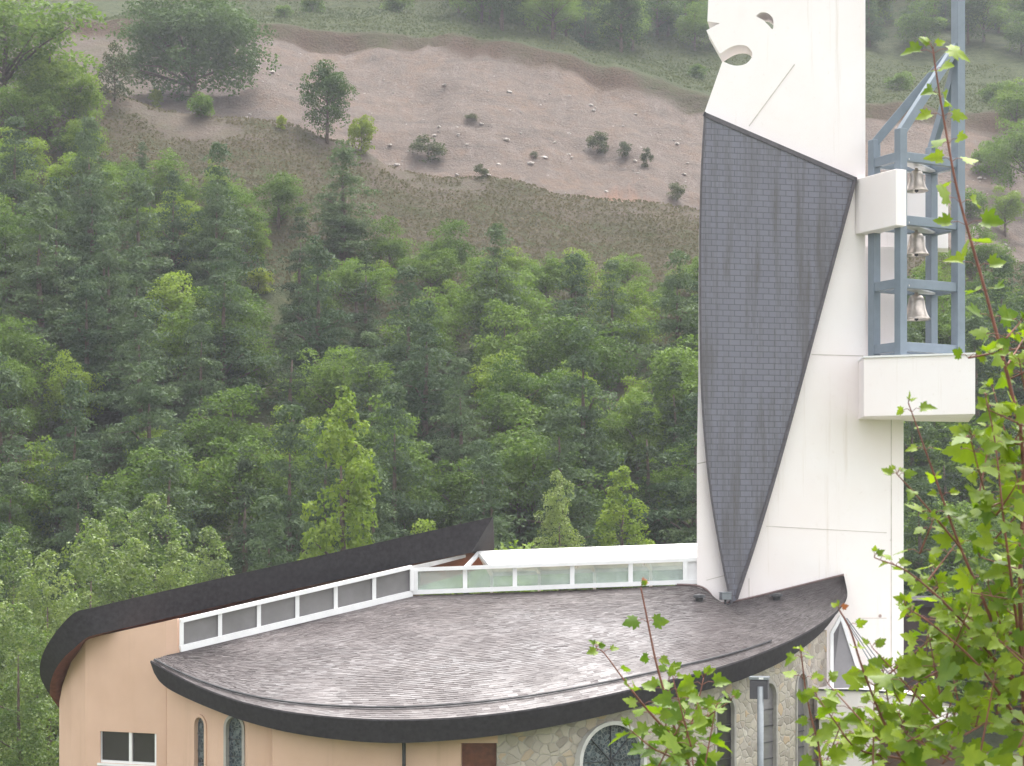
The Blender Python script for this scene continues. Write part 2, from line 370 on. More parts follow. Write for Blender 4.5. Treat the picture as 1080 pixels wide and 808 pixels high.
# slate panel
sp = [(742.5, 118), (904, 187.5)]+smoothpts([(904, 187.5), (868, 322), (828, 470), (800, 565), (778, 632)], 5)[1:]+[(770, 637)]+smoothpts([(770, 637), (760, 588), (750, 530), (744, 480), (739.5, 420), (737.6, 350), (737.4, 250), (739, 180), (742.5, 118)], 4)[1:-1]
mb = MB(); fr = [on_tower(*q, out=.26) for q in sp]; mb.prism(fr, [back(p, .255) for p in fr])
pan = mb.build('slate_panel', SLATEP, tower)
uvl = pan.data.uv_layers.new(name='UVMap'); off = wloc(tower)
for lp in pan.data.loops:
    co = pan.data.vertices[lp.vertex_index].co+off; uvl.data[lp.index].uv = ((co.x-A.x)*TU.x+(co.y-A.y)*TU.y, co.z)
tm = MB()
def strip(pts, wd):                        # a flat flashing along an edge of the panel, wd metres inwards
    for a, b in zip(pts[:-1], pts[1:]):
        p, q = on_tower(*a, out=.27), on_tower(*b, out=.27); t = (q-p).normalized(); n = Vector((TN.x, TN.y, 0)); s_ = t.cross(n).normalized()*wd
        u = Vector((TN.x, TN.y, 0))*.02; tm.prism([p, q, q+s_, p+s_], [p+u, q+u, q+s_+u, p+s_+u])
def inward(pts, wd): strip(pts, wd)
topE = sp[0:2]; rightE = sp[1:22]; leftE = sp[22:]+[sp[0]]
inward(topE, -.13 if False else .13); inward(rightE, .10); inward(leftE, .06)
tm.build('flashing', TRIM, pan)
# cantilever beams, bell platform, wall behind the bells
def plan_part(name, pts, z0, z1, m=CONC, bevel=.012, parent=tower):
    mb = MB(); mb.plan([(X(px, d), d) for px, d in pts], z0, z1); return mb.build(name, m, parent, bevel=bevel)
plan_part('beam', [(902, 59.98), (945, 58.2), (956, 58.38), (919, 60.3)], Z(237.5, 58.2), Z(178, 58.2))
plan_part('beam', [(906, 61.5), (1000, 62.0), (1000, 62.9), (906, 62.6)], Z(262, 62), Z(203, 62))
plan_part('rear_wall', [(904, 61.25), (946.5, 61.4), (946.5, 62.5), (904, 62.3)], Z(410, 61), Z(262.6, 62))
plat = plan_part('bell_platform', [(911, 58.55), (1028.5, 57.4), (1022, 61.6), (903.5, 60.6)], Z(439, 58.4), Z(377, 58.4))
mb = MB(); mb.plan([(X(px, d), d) for px, d in [(910.4, 58.5), (1029, 57.34), (1022.5, 61.66), (903, 60.65)]], Z(377, 58.4)-.003, Z(377, 58.4)+.05); mb.build('coping', WHITE, plat)

# bell frame
N_, L_, R_, F_ = [(X(px, d), d) for px, d in ((950, 58.75), (922, 59.9), (1010.5, 59.9), (982.5, 61.05))]
fa = math.atan2(R_[1]-N_[1], R_[0]-N_[0])
frame = empty('steel_belfry', (N_[0], N_[1], Z(377, 58.4)+.05), 'blue grey steel frame with slanting rafters holding three bells beside the tower', 'bell frame')
zb = Z(374, 58.75)
lv = [Z(165, 58.75), Z(232, 58.75), Z(298.5, 58.75), Z(365.5, 58.75)]
tops = {'N': Z(136, 58.75), 'L': Z(148, 59.9), 'F': Z(156, 61.05), 'R': Z(-130, 59.9)}
zfoot = Z(377, 58.4)+.052
for k, q in (('N', N_), ('L', L_), ('F', F_)):
    mb = MB(); mb.box((q[0], q[1], (zfoot+tops[k])/2), (.27, .27, tops[k]-zfoot), fa); mb.build('post', STEEL, frame, bevel=.01)
mb = MB(); mb.box((R_[0], R_[1], (zfoot+tops['R'])/2), (.30, .30, tops['R']-zfoot), fa); mb.build('mast', STEEL, frame, bevel=.01)
def shrink(a, b, e):
    a, b = Vector(a), Vector(b); t = (b-a).normalized(); return a+t*e, b-t*e
for z in lv:
    for a, b in ((N_, R_), (N_, L_), (L_, F_), (F_, R_)):
        p, q = shrink((a[0], a[1], z), (b[0], b[1], z), .13); mb = MB(); mb.beam(p, q, .2, .27); mb.build('rail', STEEL, frame, bevel=.008)
ap = Vector((R_[0], R_[1], Z(46, 59.9)))
for k, q, dz in (('N', N_, 0), ('L', L_, 0), ('F', F_, -.45)):
    mb = MB(); p = Vector((q[0], q[1], tops[k]-.1)); a2 = ap+Vector((0, 0, dz)); t = (a2-p).normalized(); mb.beam(p-t*.05, a2-t*.12, .2, .26); mb.build('rafter', STEEL, frame, bevel=.008)
# bells
cx, cy = (N_[0]+F_[0])/2, (N_[1]+F_[1])/2
names = ['uppermost', 'middle', 'lowest']
for i, (z, rad) in enumerate(zip(lv[:3], (.345, .37, .41))):
    zt = z-.13
    b = empty('bell', (cx, cy, zt), ['smallest bronze bell hanging at the top of the steel frame', 'middle bronze bell hanging between two others in the steel frame', 'largest bronze bell hanging lowest in the steel frame'][i], 'bell', 'bells in the steel frame')
    mb = MB(); a, c = shrink((N_[0], N_[1], z-.07), (F_[0], F_[1], z-.07), .14); mb.beam(a, c, .42, .05); mb.build('headstock', PALE, b)
    h = rad*2.0; zl = zt-.02-h
    pr = [(rad*1.0, 0), (rad*1.03, .03*h), (rad*.93, .10*h), (rad*.80, .22*h), (rad*.68, .42*h), (rad*.60, .66*h), (rad*.545, .80*h), (rad*.42, .89*h), (rad*.15, .93*h), (rad*.13, 1.02*h)]
    pr = [(rad*.86, .02)]+pr; mb = MB(); mb.lathe((cx, cy, zl), [(rad*.45, .7*h), (rad*.6, .35*h)]+pr, 36); mb.build('bell_body', BRONZE, b, smooth=True, recalc=False)
    mb = MB(); mb.tube([(cx, cy, zl+.75*h), (cx, cy, zl+.02)], [.02, .02], 8); mb.lathe((cx, cy, zl+.02), [(.001, -.06), (.06, -.02), (.06, .03), (.001, .07)], 12); mb.build('clapper', DARKM, b)

# ------------------------------------------------------------------ church
church = empty('church_building', (X(450, 56), 56, 0), 'modern church with a shell shaped slate roof, peach walls and a stone front', 'church')
Rm = [(159, 697, 53.6, 13), (166, 701, 53.35, 19), (180, 709, 52.9, 21), (215, 726, 51.9, 20), (262, 742, 50.9, 21), (320, 753, 50.1, 23), (400, 759, 49.5, 25), (480, 757, 49.3, 24), (560, 748, 49.5, 23), (640, 733, 50.1, 22), (720, 714, 51.3, 21), (780, 697, 52.8, 22), (830, 677, 54.6, 20), (865, 658, 56.5, 14), (884, 643, 58.2, 7), (893, 628, 59.3, 3), (890, 607.5, 59.85, .5)]
Up = [(188, 689, 54.2), (195, 687, 54.33), (205, 684.5, 54.5), (235, 677, 55), (275, 667, 55.6), (320, 656, 56.4), (380, 641.5, 57.3), (433, 629, 58.2), (490, 626.5, 58.5), (560, 624, 58.75), (650, 621, 58.9), (733, 618.5, 58.75), (757, 636, 58.7), (780, 634, 59.0), (830, 622, 59.35), (868, 612.5, 59.65), (889.5, 607.2, 59.84)]
NS = 14
Rc = crom([(*P(a, b, d), h*d/F) for a, b, d, h in Rm], NS); Uc = crom([tuple(P(*q)) for q in Up], NS)
Rp, Rh = Rc[:, :3], Rc[:, 3]
T = len(Rp)
def roof_pt(i, v):                         # i: float index along, v: 0 rim .. 1 top; slightly hollow profile
    i0 = min(int(i), T-2); f = i-i0; r = Rp[i0]*(1-f)+Rp[i0+1]*f; u = Uc[i0]*(1-f)+Uc[i0+1]*f
    p = r*(1-v)+u*v; p = p.copy(); p[2] += .45*math.sin(math.pi*v)*min(1, np.linalg.norm(u-r)/8)*(.6 if True else 0); return p
froof = MB(); vs = np.linspace(0, 1, 15)
G = [[roof_pt(i, v) for i in range(T)] for v in vs]
n0 = 0
for row in G: froof.v += [tuple(p-np.array([0, 0, .05])) for p in row]
for a in range(len(vs)-1):
    for i in range(T-1): froof.f.append((a*T+i, a*T+i+1, (a+1)*T+i+1, (a+1)*T+i))
front_roof = froof.build('front_roof', TRIM, church, smooth=True, recalc=False)
# individual slates
V, Fc, tint = [], [], []
nrow = 84
for r_ in range(nrow):
    v0 = r_/nrow; v1 = min(1, (r_+1.3)/nrow)
    row = np.array([roof_pt(i, v0) for i in range(T)]); seg = np.r_[0, np.cumsum(np.linalg.norm(np.diff(row, axis=0), axis=1))]
    L = seg[-1]; nc = int(L/.24); ed = (np.arange(nc+1)+(.5 if r_ % 2 else 0)+rng.uniform(-.18, .18, nc+1))*L/nc
    ed = np.clip(ed, 0, L); idx = np.interp(ed, seg, np.arange(T))
    for c in range(nc):
        if idx[c+1]-idx[c] < 1e-4: continue
        a, b = idx[c]+.004, idx[c+1]-.004
        vj = max(0, v0+rng.normal(0, .10)/nrow); lo = roof_pt(a, vj), roof_pt(b, vj); hi = roof_pt(b, v1), roof_pt(a, v1)
        j = rng.uniform(0, .006, 2); w_ = rng.normal(0, .003, 2)+.014*(vnoise(lo[0][0], lo[0][1], 1.7, 3)-.5); n = len(V)
        q = [lo[0]+[0, 0, .007+j[0]], lo[1]+[0, 0, .007+j[1]], hi[0]+[0, 0, .003+w_[0]], hi[1]+[0, 0, .003+w_[1]], lo[0]+[0, 0, -.02], lo[1]+[0, 0, -.02]]
        V += [tuple(x) for x in q]; Fc += [(n, n+1, n+2, n+3), (n+4, n+5, n+1, n)]; t_ = float(np.clip(rng.normal(.5, .3), 0, 1)); tint += [t_, t_]
me = bpy.data.meshes.new('slates'); ofc = wloc(church); me.from_pydata([(x-ofc.x, y-ofc.y, z-ofc.z) for x, y, z in V], [], Fc); me.materials.append(SLATE)
at = me.attributes.new('tint', 'FLOAT', 'FACE'); at.data.foreach_set('value', tint)
slates = bpy.data.objects.new('slates', me); COL.objects.link(slates); slates.parent = front_roof
# fascia with soffit
mb = MB(); base = len(mb.v)
inw = np.array([0, 1, 0])
for i in range(T):
    r = Rp[i]; h = Rh[i]; tan = Rp[min(i+1, T-1)]-Rp[max(i-1, 0)]; n = np.array([-tan[1], tan[0], 0]); n /= np.linalg.norm(n)+1e-9
    nin = n if n[1] > 0 else -n
    if i > T-2*NS: nin = np.array([-.7, .7, 0])
    dep = min(1.1, h*2.2)
    mb.v += [tuple(r+[0, 0, .012]), tuple(r-nin*.02+[0, 0, -.03]), tuple(r+nin*.10+[0, 0, -h]), tuple(r+nin*(.1+dep)+[0, 0, -h+.02])]
for i in range(T-1):
    for k in range(3): a = base+i*4+k; mb.f.append((a, a+4, a+5, a+1))
mb.build('fascia', FASCIA, front_roof, smooth=False, recalc=False)
mb = MB(); pts = []
for i in np.linspace(5, T*.73, 70): pts.append(tuple(roof_pt(i, .065)+[0, 0, .05]))
mb.tube(pts, .028, 6); mb.build('snow_guard', DARKM, front_roof)
mb = MB(); pts = [tuple(Uc[i]+[0, -.02, .03]) for i in range(11*NS-4, T)]; mb.tube(pts, .035, 6); mb.build('flashing', plain('weathered_flashing', (.17, .12, .115), .6), front_roof)

# walls (plan lines, thickness inward), openings cut through
def wall_line(name, pts, tops_, mat, th=.35, cutters=()):
    mb = MB(); n = len(pts); pl = [Vector((X(px, d), d)) for px, d in pts]; inn = []
    for i in range(n):
        t = (pl[min(i+1, n-1)]-pl[max(i-1, 0)]).normalized(); inn.append(pl[i]+Vector((-t.y, t.x))*th)
    base = len(mb.v)
    for i in range(n):
        mb.v += [(*pl[i], 0), (*pl[i], tops_[i]), (*inn[i], tops_[i]), (*inn[i], 0)]
    for i in range(n-1):
        for k in range(4):
            a = base+i*4+k; b = base+i*4+(k+1) % 4; mb.f.append((a, b, b+4, a+4))
    mb.f.append((base, base+1, base+2, base+3)); e = base+(n-1)*4; mb.f.append((e+3, e+2, e+1, e))
    o = mb.build(name, mat, church)
    return o
def wall_dir(pts, px):                     # position and tangent on a plan line at a given bearing
    pl = [Vector((X(a, d), d)) for a, d in pts]
    for (a, d), (b, e), p, q in zip(pts[:-1], pts[1:], pl[:-1], pl[1:]):
        if a <= px <= b:
            k = (px-540)/F; t = (q-p).normalized(); s = (k*p.y-p.x)/(t.x-k*t.y); return p+t*s, t
def arch(c, t, wd, z0, z1, out, n=14):
    r = wd/2; pts = [(-r, z0), (r, z0)]+[(r*math.cos(a), z1-r+r*math.sin(a)) for a in np.linspace(0, math.pi, n)]
    no = Vector((t.y, -t.x)); return [Vector((c.x+t.x*s+no.x*out, c.y+t.y*s+no.y*out, z)) for s, z in pts]
def circ(c, t, r, zc, out, n=40):
    no = Vector((t.y, -t.x)); return [Vector((c.x+t.x*r*math.cos(a)+no.x*out, c.y+t.y*r*math.cos(a)+no.y*out, zc+r*math.sin(a))) for a in np.linspace(0, 2*math.pi, n, endpoint=False)]
def ring(outer0, inner0, outer1, inner1, name, m, parent):
    mb = MB(); n = len(outer0)
    for i in range(n):
        j = (i+1) % n
        mb.quad(outer1[i], outer1[j], inner1[j], inner1[i]); mb.quad(outer0[i], outer0[j], outer1[j], outer1[i]); mb.quad(inner1[i], inner1[j], inner0[j], inner0[i])
    return mb.build(name, m, parent)
SUR = plain('window_surround', (.36, .34, .32), .7, .2)
def window_arch(line, px, wpx, ytop, d_hint, pane_m, sur_m, name='arched_window', zb_=2.2):
    c, t = wall_dir(line, px); wd = wpx/F*c.y/max(.35, abs(t.x)) if True else 0; wd = min(wd, .95); z1 = Z(ytop, c.y)
    cu = MB(); a = arch(c, t, wd, zb_, z1, .5); b = arch(c, t, wd, zb_, z1, -.8); cu.prism(a, b)
    def finish(wo):
        o0 = arch(c, t, wd+.16, zb_-.06, z1+.08, -.05); o1 = arch(c, t, wd+.16, zb_-.06, z1+.08, .035); i0 = arch(c, t, wd-.01, zb_, z1, -.2); i1 = arch(c, t, wd-.01, zb_, z1, .035)
        p = MB(); p.prism(arch(c, t, wd+.05, zb_-.02, z1+.02, -.09), arch(c, t, wd+.05, zb_-.02, z1+.02, -.13)); win = ring(o0, i0, o1, i1, name, sur_m, church); p.build('pane', pane_m, win)
        no = Vector((t.y, -t.x)); zz = z1-wd
        while zz > zb_+.1:
            g = MB(); q = c+no*-.075; g.beam((q.x-t.x*wd/2, q.y-t.y*wd/2, zz), (q.x+t.x*wd/2, q.y+t.y*wd/2, zz), .02, .02); g.build('glazing_bar', DARKM, win); zz -= .45
    return cu, finish

# side wall on the left under the upper roof
sideL = [(62.5, 58.6), (66, 57.6), (75, 56.4), (90, 55.35), (130, 54.85), (175, 54.3), (187, 54.3)]
def ztop_side(px, d): return Z(np.interp(px, [62, 66, 75, 90, 433], [742, 722, 698, 674, 598]), d)
so_w = wall_line('side_wall', sideL, [ztop_side(px, d) for px, d in sideL], RENDER)
cw, tw = wall_dir(sideL, 135)
def wrect(c, t, s0, s1, z0, z1, out):
    no = Vector((t.y, -t.x)); return [Vector((c.x+t.x*s+no.x*out, c.y+t.y*s+no.y*out, z)) for s, z in ((s0, z0), (s1, z0), (s1, z1), (s0, z1))]
hw = 32.5/F*cw.y/tw.x; z1 = Z(772.5, cw.y); z0 = Z(806, cw.y)
cu = MB(); cu.prism(wrect(cw, tw, -hw, hw, z0, z1, .5), wrect(cw, tw, -hw, hw, z0, z1, -.8)); cut(so_w, [cu])
fm = MB(); no = Vector((tw.y, -tw.x)); fc = cw+no*-.07
def fb(s0, za, s1, zb2, w_=.07): fm.beam((fc.x+tw.x*s0, fc.y+tw.y*s0, za), (fc.x+tw.x*s1, fc.y+tw.y*s1, zb2), .06, w_, Vector((0, 0, 1)) if za == zb2 else Vector((tw.x, tw.y, 0)))
fb(-hw, z0+.035, hw, z0+.035); fb(-hw+.0, z0+.07, -hw, z1, .03); fb(hw-.04, z0+.07, hw-.04, z1, .08); fb(.05, z0+.07, .05, z1, .09)
win = fm.build('window', WHITE, church)
p = MB(); p.prism(wrect(cw, tw, -hw-.02, hw+.02, z0-.02, z1+.02, -.10), wrect(cw, tw, -hw-.02, hw+.02, z0-.02, z1+.02, -.14)); p.build('pane', GDARK, win)
p = MB(); p.prism(wrect(cw, tw, -hw-.06, hw+.06, z0-.07, z0-.005, .05), wrect(cw, tw, -hw-.06, hw+.06, z0-.07, z0-.005, -.2)); p.build('sill', WHITE, win)

# bay and long wall below the shell roof
def rim_d(px): return float(np.interp(px, [q[0] for q in Rm[:14]], [q[2] for q in Rm[:14]]))
def rim_zb(px): return float(np.interp(px, [q[0] for q in Rm[:14]], [Z(q[1]+q[3], q[2]) for q in Rm[:14]]))
peach = [(176, 54.0), (195, 53.45), (230, 52.4), (262, 51.75), (287, 51.5), (287.5, 51.15), (340, 50.75), (400, 50.4), (486, 50.2)]
pw = wall_line('wall', peach, [rim_zb(px)+.12 for px, d in peach], RENDER)
jobs = [window_arch(peach, 211, 12.5, 756.5, 53, STAIN, RENDER), window_arch(peach, 247.5, 19, 756.5, 52, STAIN, SUR)]
cut(pw, [j[0] for j in jobs]); [j[1](pw) for j in jobs]
stone = [(524, 50.25), (580, 50.35), (640, 50.85), (700, 51.75), (750, 52.85), (800, 54.4), (840, 56.1), (872, 58.2)]
sw = wall_line('stone_wall', stone, [rim_zb(px)+.12 for px, d in stone], STONE)
jobs = [window_arch(stone, 764.5, 21, 734.5, 53, GDARK, SUR), window_arch(stone, 811, 17, 720.5, 54, GREFL, SUR), window_arch(stone, 845.5, 14, 710, 55, GREFL, SUR)]
cr, trd = wall_dir(stone, 646); rr = 39/F*cr.y; zc_ = Z(803, cr.y)
cu = MB(); cu.prism(circ(cr, trd, rr, zc_, .6), circ(cr, trd, rr, zc_, -.9)); cut(sw, [cu]+[j[0] for j in jobs]); [j[1](sw) for j in jobs]
rw = ring(circ(cr, trd, rr+.09, zc_, -.3), circ(cr, trd, rr-.01, zc_, -.3), circ(cr, trd, rr+.09, zc_, .06), circ(cr, trd, rr-.01, zc_, .06), 'round_window', plain('pale_surround', (.55, .54, .53), .6), church)
mb = MB(); mb.prism(circ(cr, trd, rr+.03, zc_, -.10), circ(cr, trd, rr+.03, zc_, -.14)); mb.build('pane', STAIN, rw)
mb = MB()
for a in np.linspace(0, math.pi, 5)[:-1]:
    t3 = Vector((trd.x*math.cos(a), trd.y*math.cos(a), math.sin(a))); c3 = Vector((cr.x, cr.y, zc_))+Vector((trd.y, -trd.x, 0))*-.08
    mb = MB(); mb.beam(c3-t3*rr, c3+t3*rr, .02, .025+.004*a, Vector((trd.y, -trd.x, 0))); mb.build('glazing_bar', DARKM, rw)
# doorway between the peach and the stone wall
mb = MB(); za = Z(783, 50.4); mb.plan([(X(486, 50.45), 50.45), (X(524, 50.47), 50.47), (X(524, 50.6), 50.6), (X(486, 50.6), 50.6)], 0, za); dr = mb.build('door', WOOD, church)
mb = MB(); mb.plan([(X(485, 50.19), 50.19), (X(525, 50.22), 50.22), (X(525, 50.8), 50.8), (X(485, 50.8), 50.8)], za+.002, rim_zb(505)+.1); mb.build('door_head', RENDER, church)
mb = MB(); mb.tube([(X(517, 50.4), 50.40, 1.0), (X(517, 50.4), 50.40, 1.3)], .02); mb.build('handle', GREYM, dr)
mb = MB(); q = Vector((X(426, 50.1), 50.12)); mb.tube([(q.x, q.y-.02, rim_zb(426)-.02), (q.x, q.y, rim_zb(426)-.3), (q.x, q.y, 0)], .05); mb.build('downpipe', DARKM, church)

# upper roof with drooping end
Tt = crom([tuple(P(*q)) for q in ((520, 545, 59.2), (400, 572, 58.1), (240, 608, 56.3), (140, 631, 55.1), (98, 641, 54.6), (80, 645.5, 54.55), (66, 658, 54.7), (53, 675, 55.2), (44, 693, 56.0), (42, 710, 57.0), (46, 722, 57.8), (52, 732, 58.4))], 8)
Bt = crom([tuple(P(*q)) for q in ((497, 583, 59.1), (400, 602, 58.2), (240, 637, 56.4), (140, 660.5, 55.1), (105, 668.5, 54.7), (91, 673, 54.65), (79, 683, 54.8), (67, 694, 55.3), (58, 707, 56.1), (53.5, 719, 57.1), (52.5, 727, 57.9), (52.4, 733, 58.45))], 8)
St = crom([tuple(P(*q)) for q in ((500, 585, 60.0), (402, 604, 58.7), (242, 639, 56.9), (142, 662.5, 55.55), (107, 670.5, 55.2), (92, 676, 55.5), (83, 689, 56.0), (75, 700, 56.6), (69, 712, 57.3), (65, 726, 58.0), (63, 738, 58.6), (62.4, 747, 59.0))], 8)
Bk = Tt.copy(); Bk[:, 1] = np.maximum(Tt[:, 1]+.3, 63); Bk[:, 2] -= (Bk[:, 1]-Tt[:, 1])*.16
mb = MB(); n = len(Tt)
for i in range(n-1): mb.quad(Tt[i], Tt[i+1], Bt[i+1], Bt[i]); mb.quad(Bk[i], Bk[i+1], Tt[i+1], Tt[i])
mb.quad(Tt[0], Bt[0], Bk[0]-np.array([0, 0, .6]), Bk[0])
uroof = mb.build('upper_roof', FASCIA, church, recalc=False)
mb = MB()
for i in range(n-1): mb.quad(Bt[i], Bt[i+1], St[i+1], St[i])
mb.quad(Bt[0], St[0], Bk[0]-np.array([0, 0, .8]), Bk[0]-np.array([0, 0, .62]))
for i in range(n-1): mb.quad(St[i], St[i+1], Bk[i+1]-np.array([0, 0, .9]), Bk[i]-np.array([0, 0, .9]))
mb.build('soffit', SOFFIT, uroof, recalc=False)

# clerestory band
def cl(px, top):                           # a point on the band's plane
    d = float(np.interp(px, [188, 433], [54.25, 58.15])); y = np.interp(px, [190, 433], [655, 598]) if top else np.interp(px, [190, 433], [685.5, 627])
    return P(px, y, d)
band = MB(); muls = [191.5, 232, 273, 313.5, 354, 394.5, 434]
band.beam(cl(190, 0)+Vector((0, 0, .03)), cl(434, 0)+Vector((0, 0, .03)), .12, .17); band.beam(cl(190, 1), cl(434, 1), .12, .11)
for q in muls: band.beam(cl(q, 0)+Vector((0, 0, .11)), cl(q, 1)-Vector((0, 0, .05)), .10 if q < 430 else .2, .11, Vector((.9, .2, 0)))
bo = band.build('clerestory_window', WHITE, church)
for a, b in zip(muls[:-1], muls[1:]):
    mb = MB(); o_ = Vector((-.0, .04, 0)); e = Vector((0, 0, .02)); q = [cl(a, 0)+o_, cl(b, 0)+o_, cl(b, 1)+o_, cl(a, 1)+o_]; mb.prism(q, [x+Vector((-.005, .02, 0)) for x in q]); mb.build('pane', GREFL, bo)
mb = MB(); b2 = [P(434, 597, 58.3), P(491, 584.5, 59.3), P(491, 588, 59.3), P(434, 603, 58.3)]; mb.prism(b2, [x+Vector((0, .3, 0)) for x in b2]); mb.build('sloping_board', plain('grey_white_board', (.55, .53, .52), .6), church)
mb = MB(); q = [cl(196, 0)+Vector((.5, 1.2, -.6)), cl(430, 0)+Vector((.3, 1.2, -.6)), cl(430, 1)+Vector((.3, 1.2, .1)), cl(196, 1)+Vector((.5, 1.2, .1))]; mb.prism(q, [x+Vector((0, .2, 0)) for x in q]); mb.build('inner_wall', plain('dim_plaster', (.35, .28, .22), .9), church)

# ridge skylight, a glazed lantern with gabled opal roof
def sk(px, y, dd=0): d = float(np.interp(px, [434, 490, 735], [58.25, 58.55, 58.95]))+dd; return P(px, y, d)
def skb(px): return np.interp(px, [434, 490, 735], [627, 625.5, 615.5])
def skt(px): return np.interp(px, [434, 490, 735], [601, 599, 590])
sk_o = empty('skylight', tuple(sk(600, 622)), None, None); sk_o.parent = church; sk_o.location = sk(600, 622)-wloc(church)
fr = MB()
def vb(px, dd, w_=.12): fr.beam(sk(px, skb(px), dd), sk(px, skt(px), dd), w_, w_, Vector((1, 0, 0)))
posts = [437, 490.5, 543, 603.5, 665, 722.5]
for q in posts: vb(q, 0, .2 if q == 437 else .13)
dz = lambda p, h: p+Vector((0, 0, h))
for a, b in ((434, 735),):
    fr.beam(dz(sk(a, skb(a)), .06), dz(sk(b, skb(b)), .06), .14, .13); fr.beam(sk(a, skt(a)), sk(b, skt(b)), .12, .11)
DB = 2.2
def lev(px, top): p = sk(px, skt(px) if top else skb(px)); return p
def bk(p): return p+Vector((.75, DB, -.25))
fr.beam(bk(lev(490, 1)), bk(lev(735, 1)), .1, .1); fr.beam(bk(lev(490, 0)), bk(lev(735, 0)), .12, .12)
ridge = lambda px: (lev(px, 1)+bk(lev(px, 1)))/2+Vector((0, 0, .55))
fr.beam(ridge(491), ridge(728), .1, .1); fr.beam(lev(517, 1)+Vector((0, 0, .03)), ridge(491), .1, .1)
for q in (491, 543, 603.5, 665, 722.5):
    fr.beam(bk(lev(q, 0)), bk(lev(q, 1)), .09, .09, Vector((1, 0, 0)))
    fr.beam(lev(q, 1), ridge(q), .1, .1); fr.beam(bk(lev(q, 1)), ridge(q), .1, .1)
fr.build('frame', WHITE, sk_o)
for a, b in zip(posts[:-1], posts[1:]):
    mb = MB(); q = [lev(a, 0), lev(b, 0), lev(b, 1), lev(a, 1)]; mb.prism(q, [x+Vector((0, .012, 0)) for x in q]); mb.build('pane', GCLEAR, sk_o)
mb = MB(); u1 = Vector((0, -.03, .05)); q = [lev(517, 1)+u1, lev(736, 1)+u1, ridge(728)+Vector((0, 0, .06)), ridge(491.5)+Vector((0, 0, .06))]; mb.prism(q, [x+Vector((0, .006, -.025)) for x in q])
q = [ridge(491.5)+Vector((0, .004, .06)), ridge(728)+Vector((0, .004, .06)), bk(lev(720, 1))+Vector((0, .03, .05)), bk(lev(494, 1))+Vector((0, .03, .05))]; mb.prism(q, [x+Vector((0, -.006, -.025)) for x in q])
mb.build('glazing_sheet', POLY, sk_o)
mb = MB(); q = [sk(723, skb(723), .02), sk(737, skb(737), .02), sk(737, skt(737)-1, .02), sk(723, skt(723)-1, .02)]; mb.prism(q, [x+Vector((0, .2, 0)) for x in q]); mb.build('end_panel', WHITE, sk_o)
mb = MB(); q = [sk(440, 627, 2.6), sk(735, 618, 2.6), sk(735, 603, 2.6), sk(440, 606, 2.6)]; 
mb.prism([sk(436, 640, .3), sk(735, 630, .3), sk(735, 630, 2.3), sk(436, 640, 2.3)], [dz(x, .25) for x in (sk(436, 640, .3), sk(735, 630, .3), sk(735, 630, 2.3), sk(436, 640, 2.3))]); mb.build('inner_sill', plain('cream_plaster', (.6, .48, .32), .9), sk_o)
# back half of the church so that the roof has something under and behind it
mb = MB(); pl = [(X(200, 55.2), 55.2), (X(434, 58.8), 58.8), (X(735, 59.8), 59.8), (X(735, 63), 63.2), (X(80, 62.5), 62.5), (X(68, 58.6), 58.9)]
mb.plan(pl, 0, Z(704, 58.8)); mb.build('core_wall', RENDER, church)

# small roof vents and the floodlight at the foot of the slate point
for px, py in ((735, 636.5), (818.5, 633.5)):
    i = min(range(T), key=lambda k: min(abs(P(px, py, 58.3).x-Uc[k][0]), 9)); best = None
    for ii in range(0, T, 2):
        for v in np.linspace(.5, 1, 26):
            p = roof_pt(ii, v); q = (p[0]*F/p[1]+540-px)**2+(HOR-(p[2]-CZ)*F/p[1]-py)**2
            if best is None or q < best[0]: best = (q, p)
    p = best[1]; mb = MB(); mb.lathe((p[0], p[1], p[2]), [(.10, -.05), (.11, .08), (.19, .10), (.17, .17), (.001, .21)], 14); mb.build('vent', DARKM, front_roof)
fl = empty('floodlight', tuple(P(765, 636, 58.45)), 'small dark floodlight on the roof at the tip of the slate panel', 'floodlight')
mb = MB(); c = P(765, 629, 58.45); mb.box((c.x, c.y, c.z), (.30, .22, .2), .3); mb.box((c.x, c.y, c.z+.115), (.33, .25, .026), .3); mb.build('lamp_head', GREYM, fl, bevel=.01)
mb = MB(); p = P(765, 641, 58.4); mb.tube([(c.x, c.y, c.z-.1), (p.x, p.y, p.z)], .035); mb.tube([(c.x+.15, c.y-.1, c.z-.2), (c.x-.15, c.y-.1, c.z-.3)], .02); mb.build('bracket', DARKM, fl)

# lamp post in front of the stone wall
lp = empty('lamp_post', (X(802, 52.6), 52.6, 0), 'grey metal pole with a box shaped head in front of the stone wall', 'lamp post')
mb = MB(); mb.tube([(X(802, 52.6), 52.6, 0), (X(802, 52.6), 52.6, Z(724, 52.6))], .085, 12); mb.build('pole', GREYM, lp, smooth=True)
mb = MB(); c = P(801, 727, 52.75); mb.box(tuple(c), (.48, .34, .50), -.25); hd = mb.build('lamp_head', plain('dark_lamp_box', (.075, .07, .085), .5), lp, bevel=.015)
mb = MB(); mb.box((c.x, c.y, c.z+.30), (.52, .38, .085), -.25); mb.build('lid', GREYM, hd, bevel=.01)
mb = MB(); mb.box((c.x+.02, c.y-.2, c.z+.30), (.12, .02, .05), -.25); mb.build('lens', plain('pale_lens', (.8, .8, .8), .2), hd)

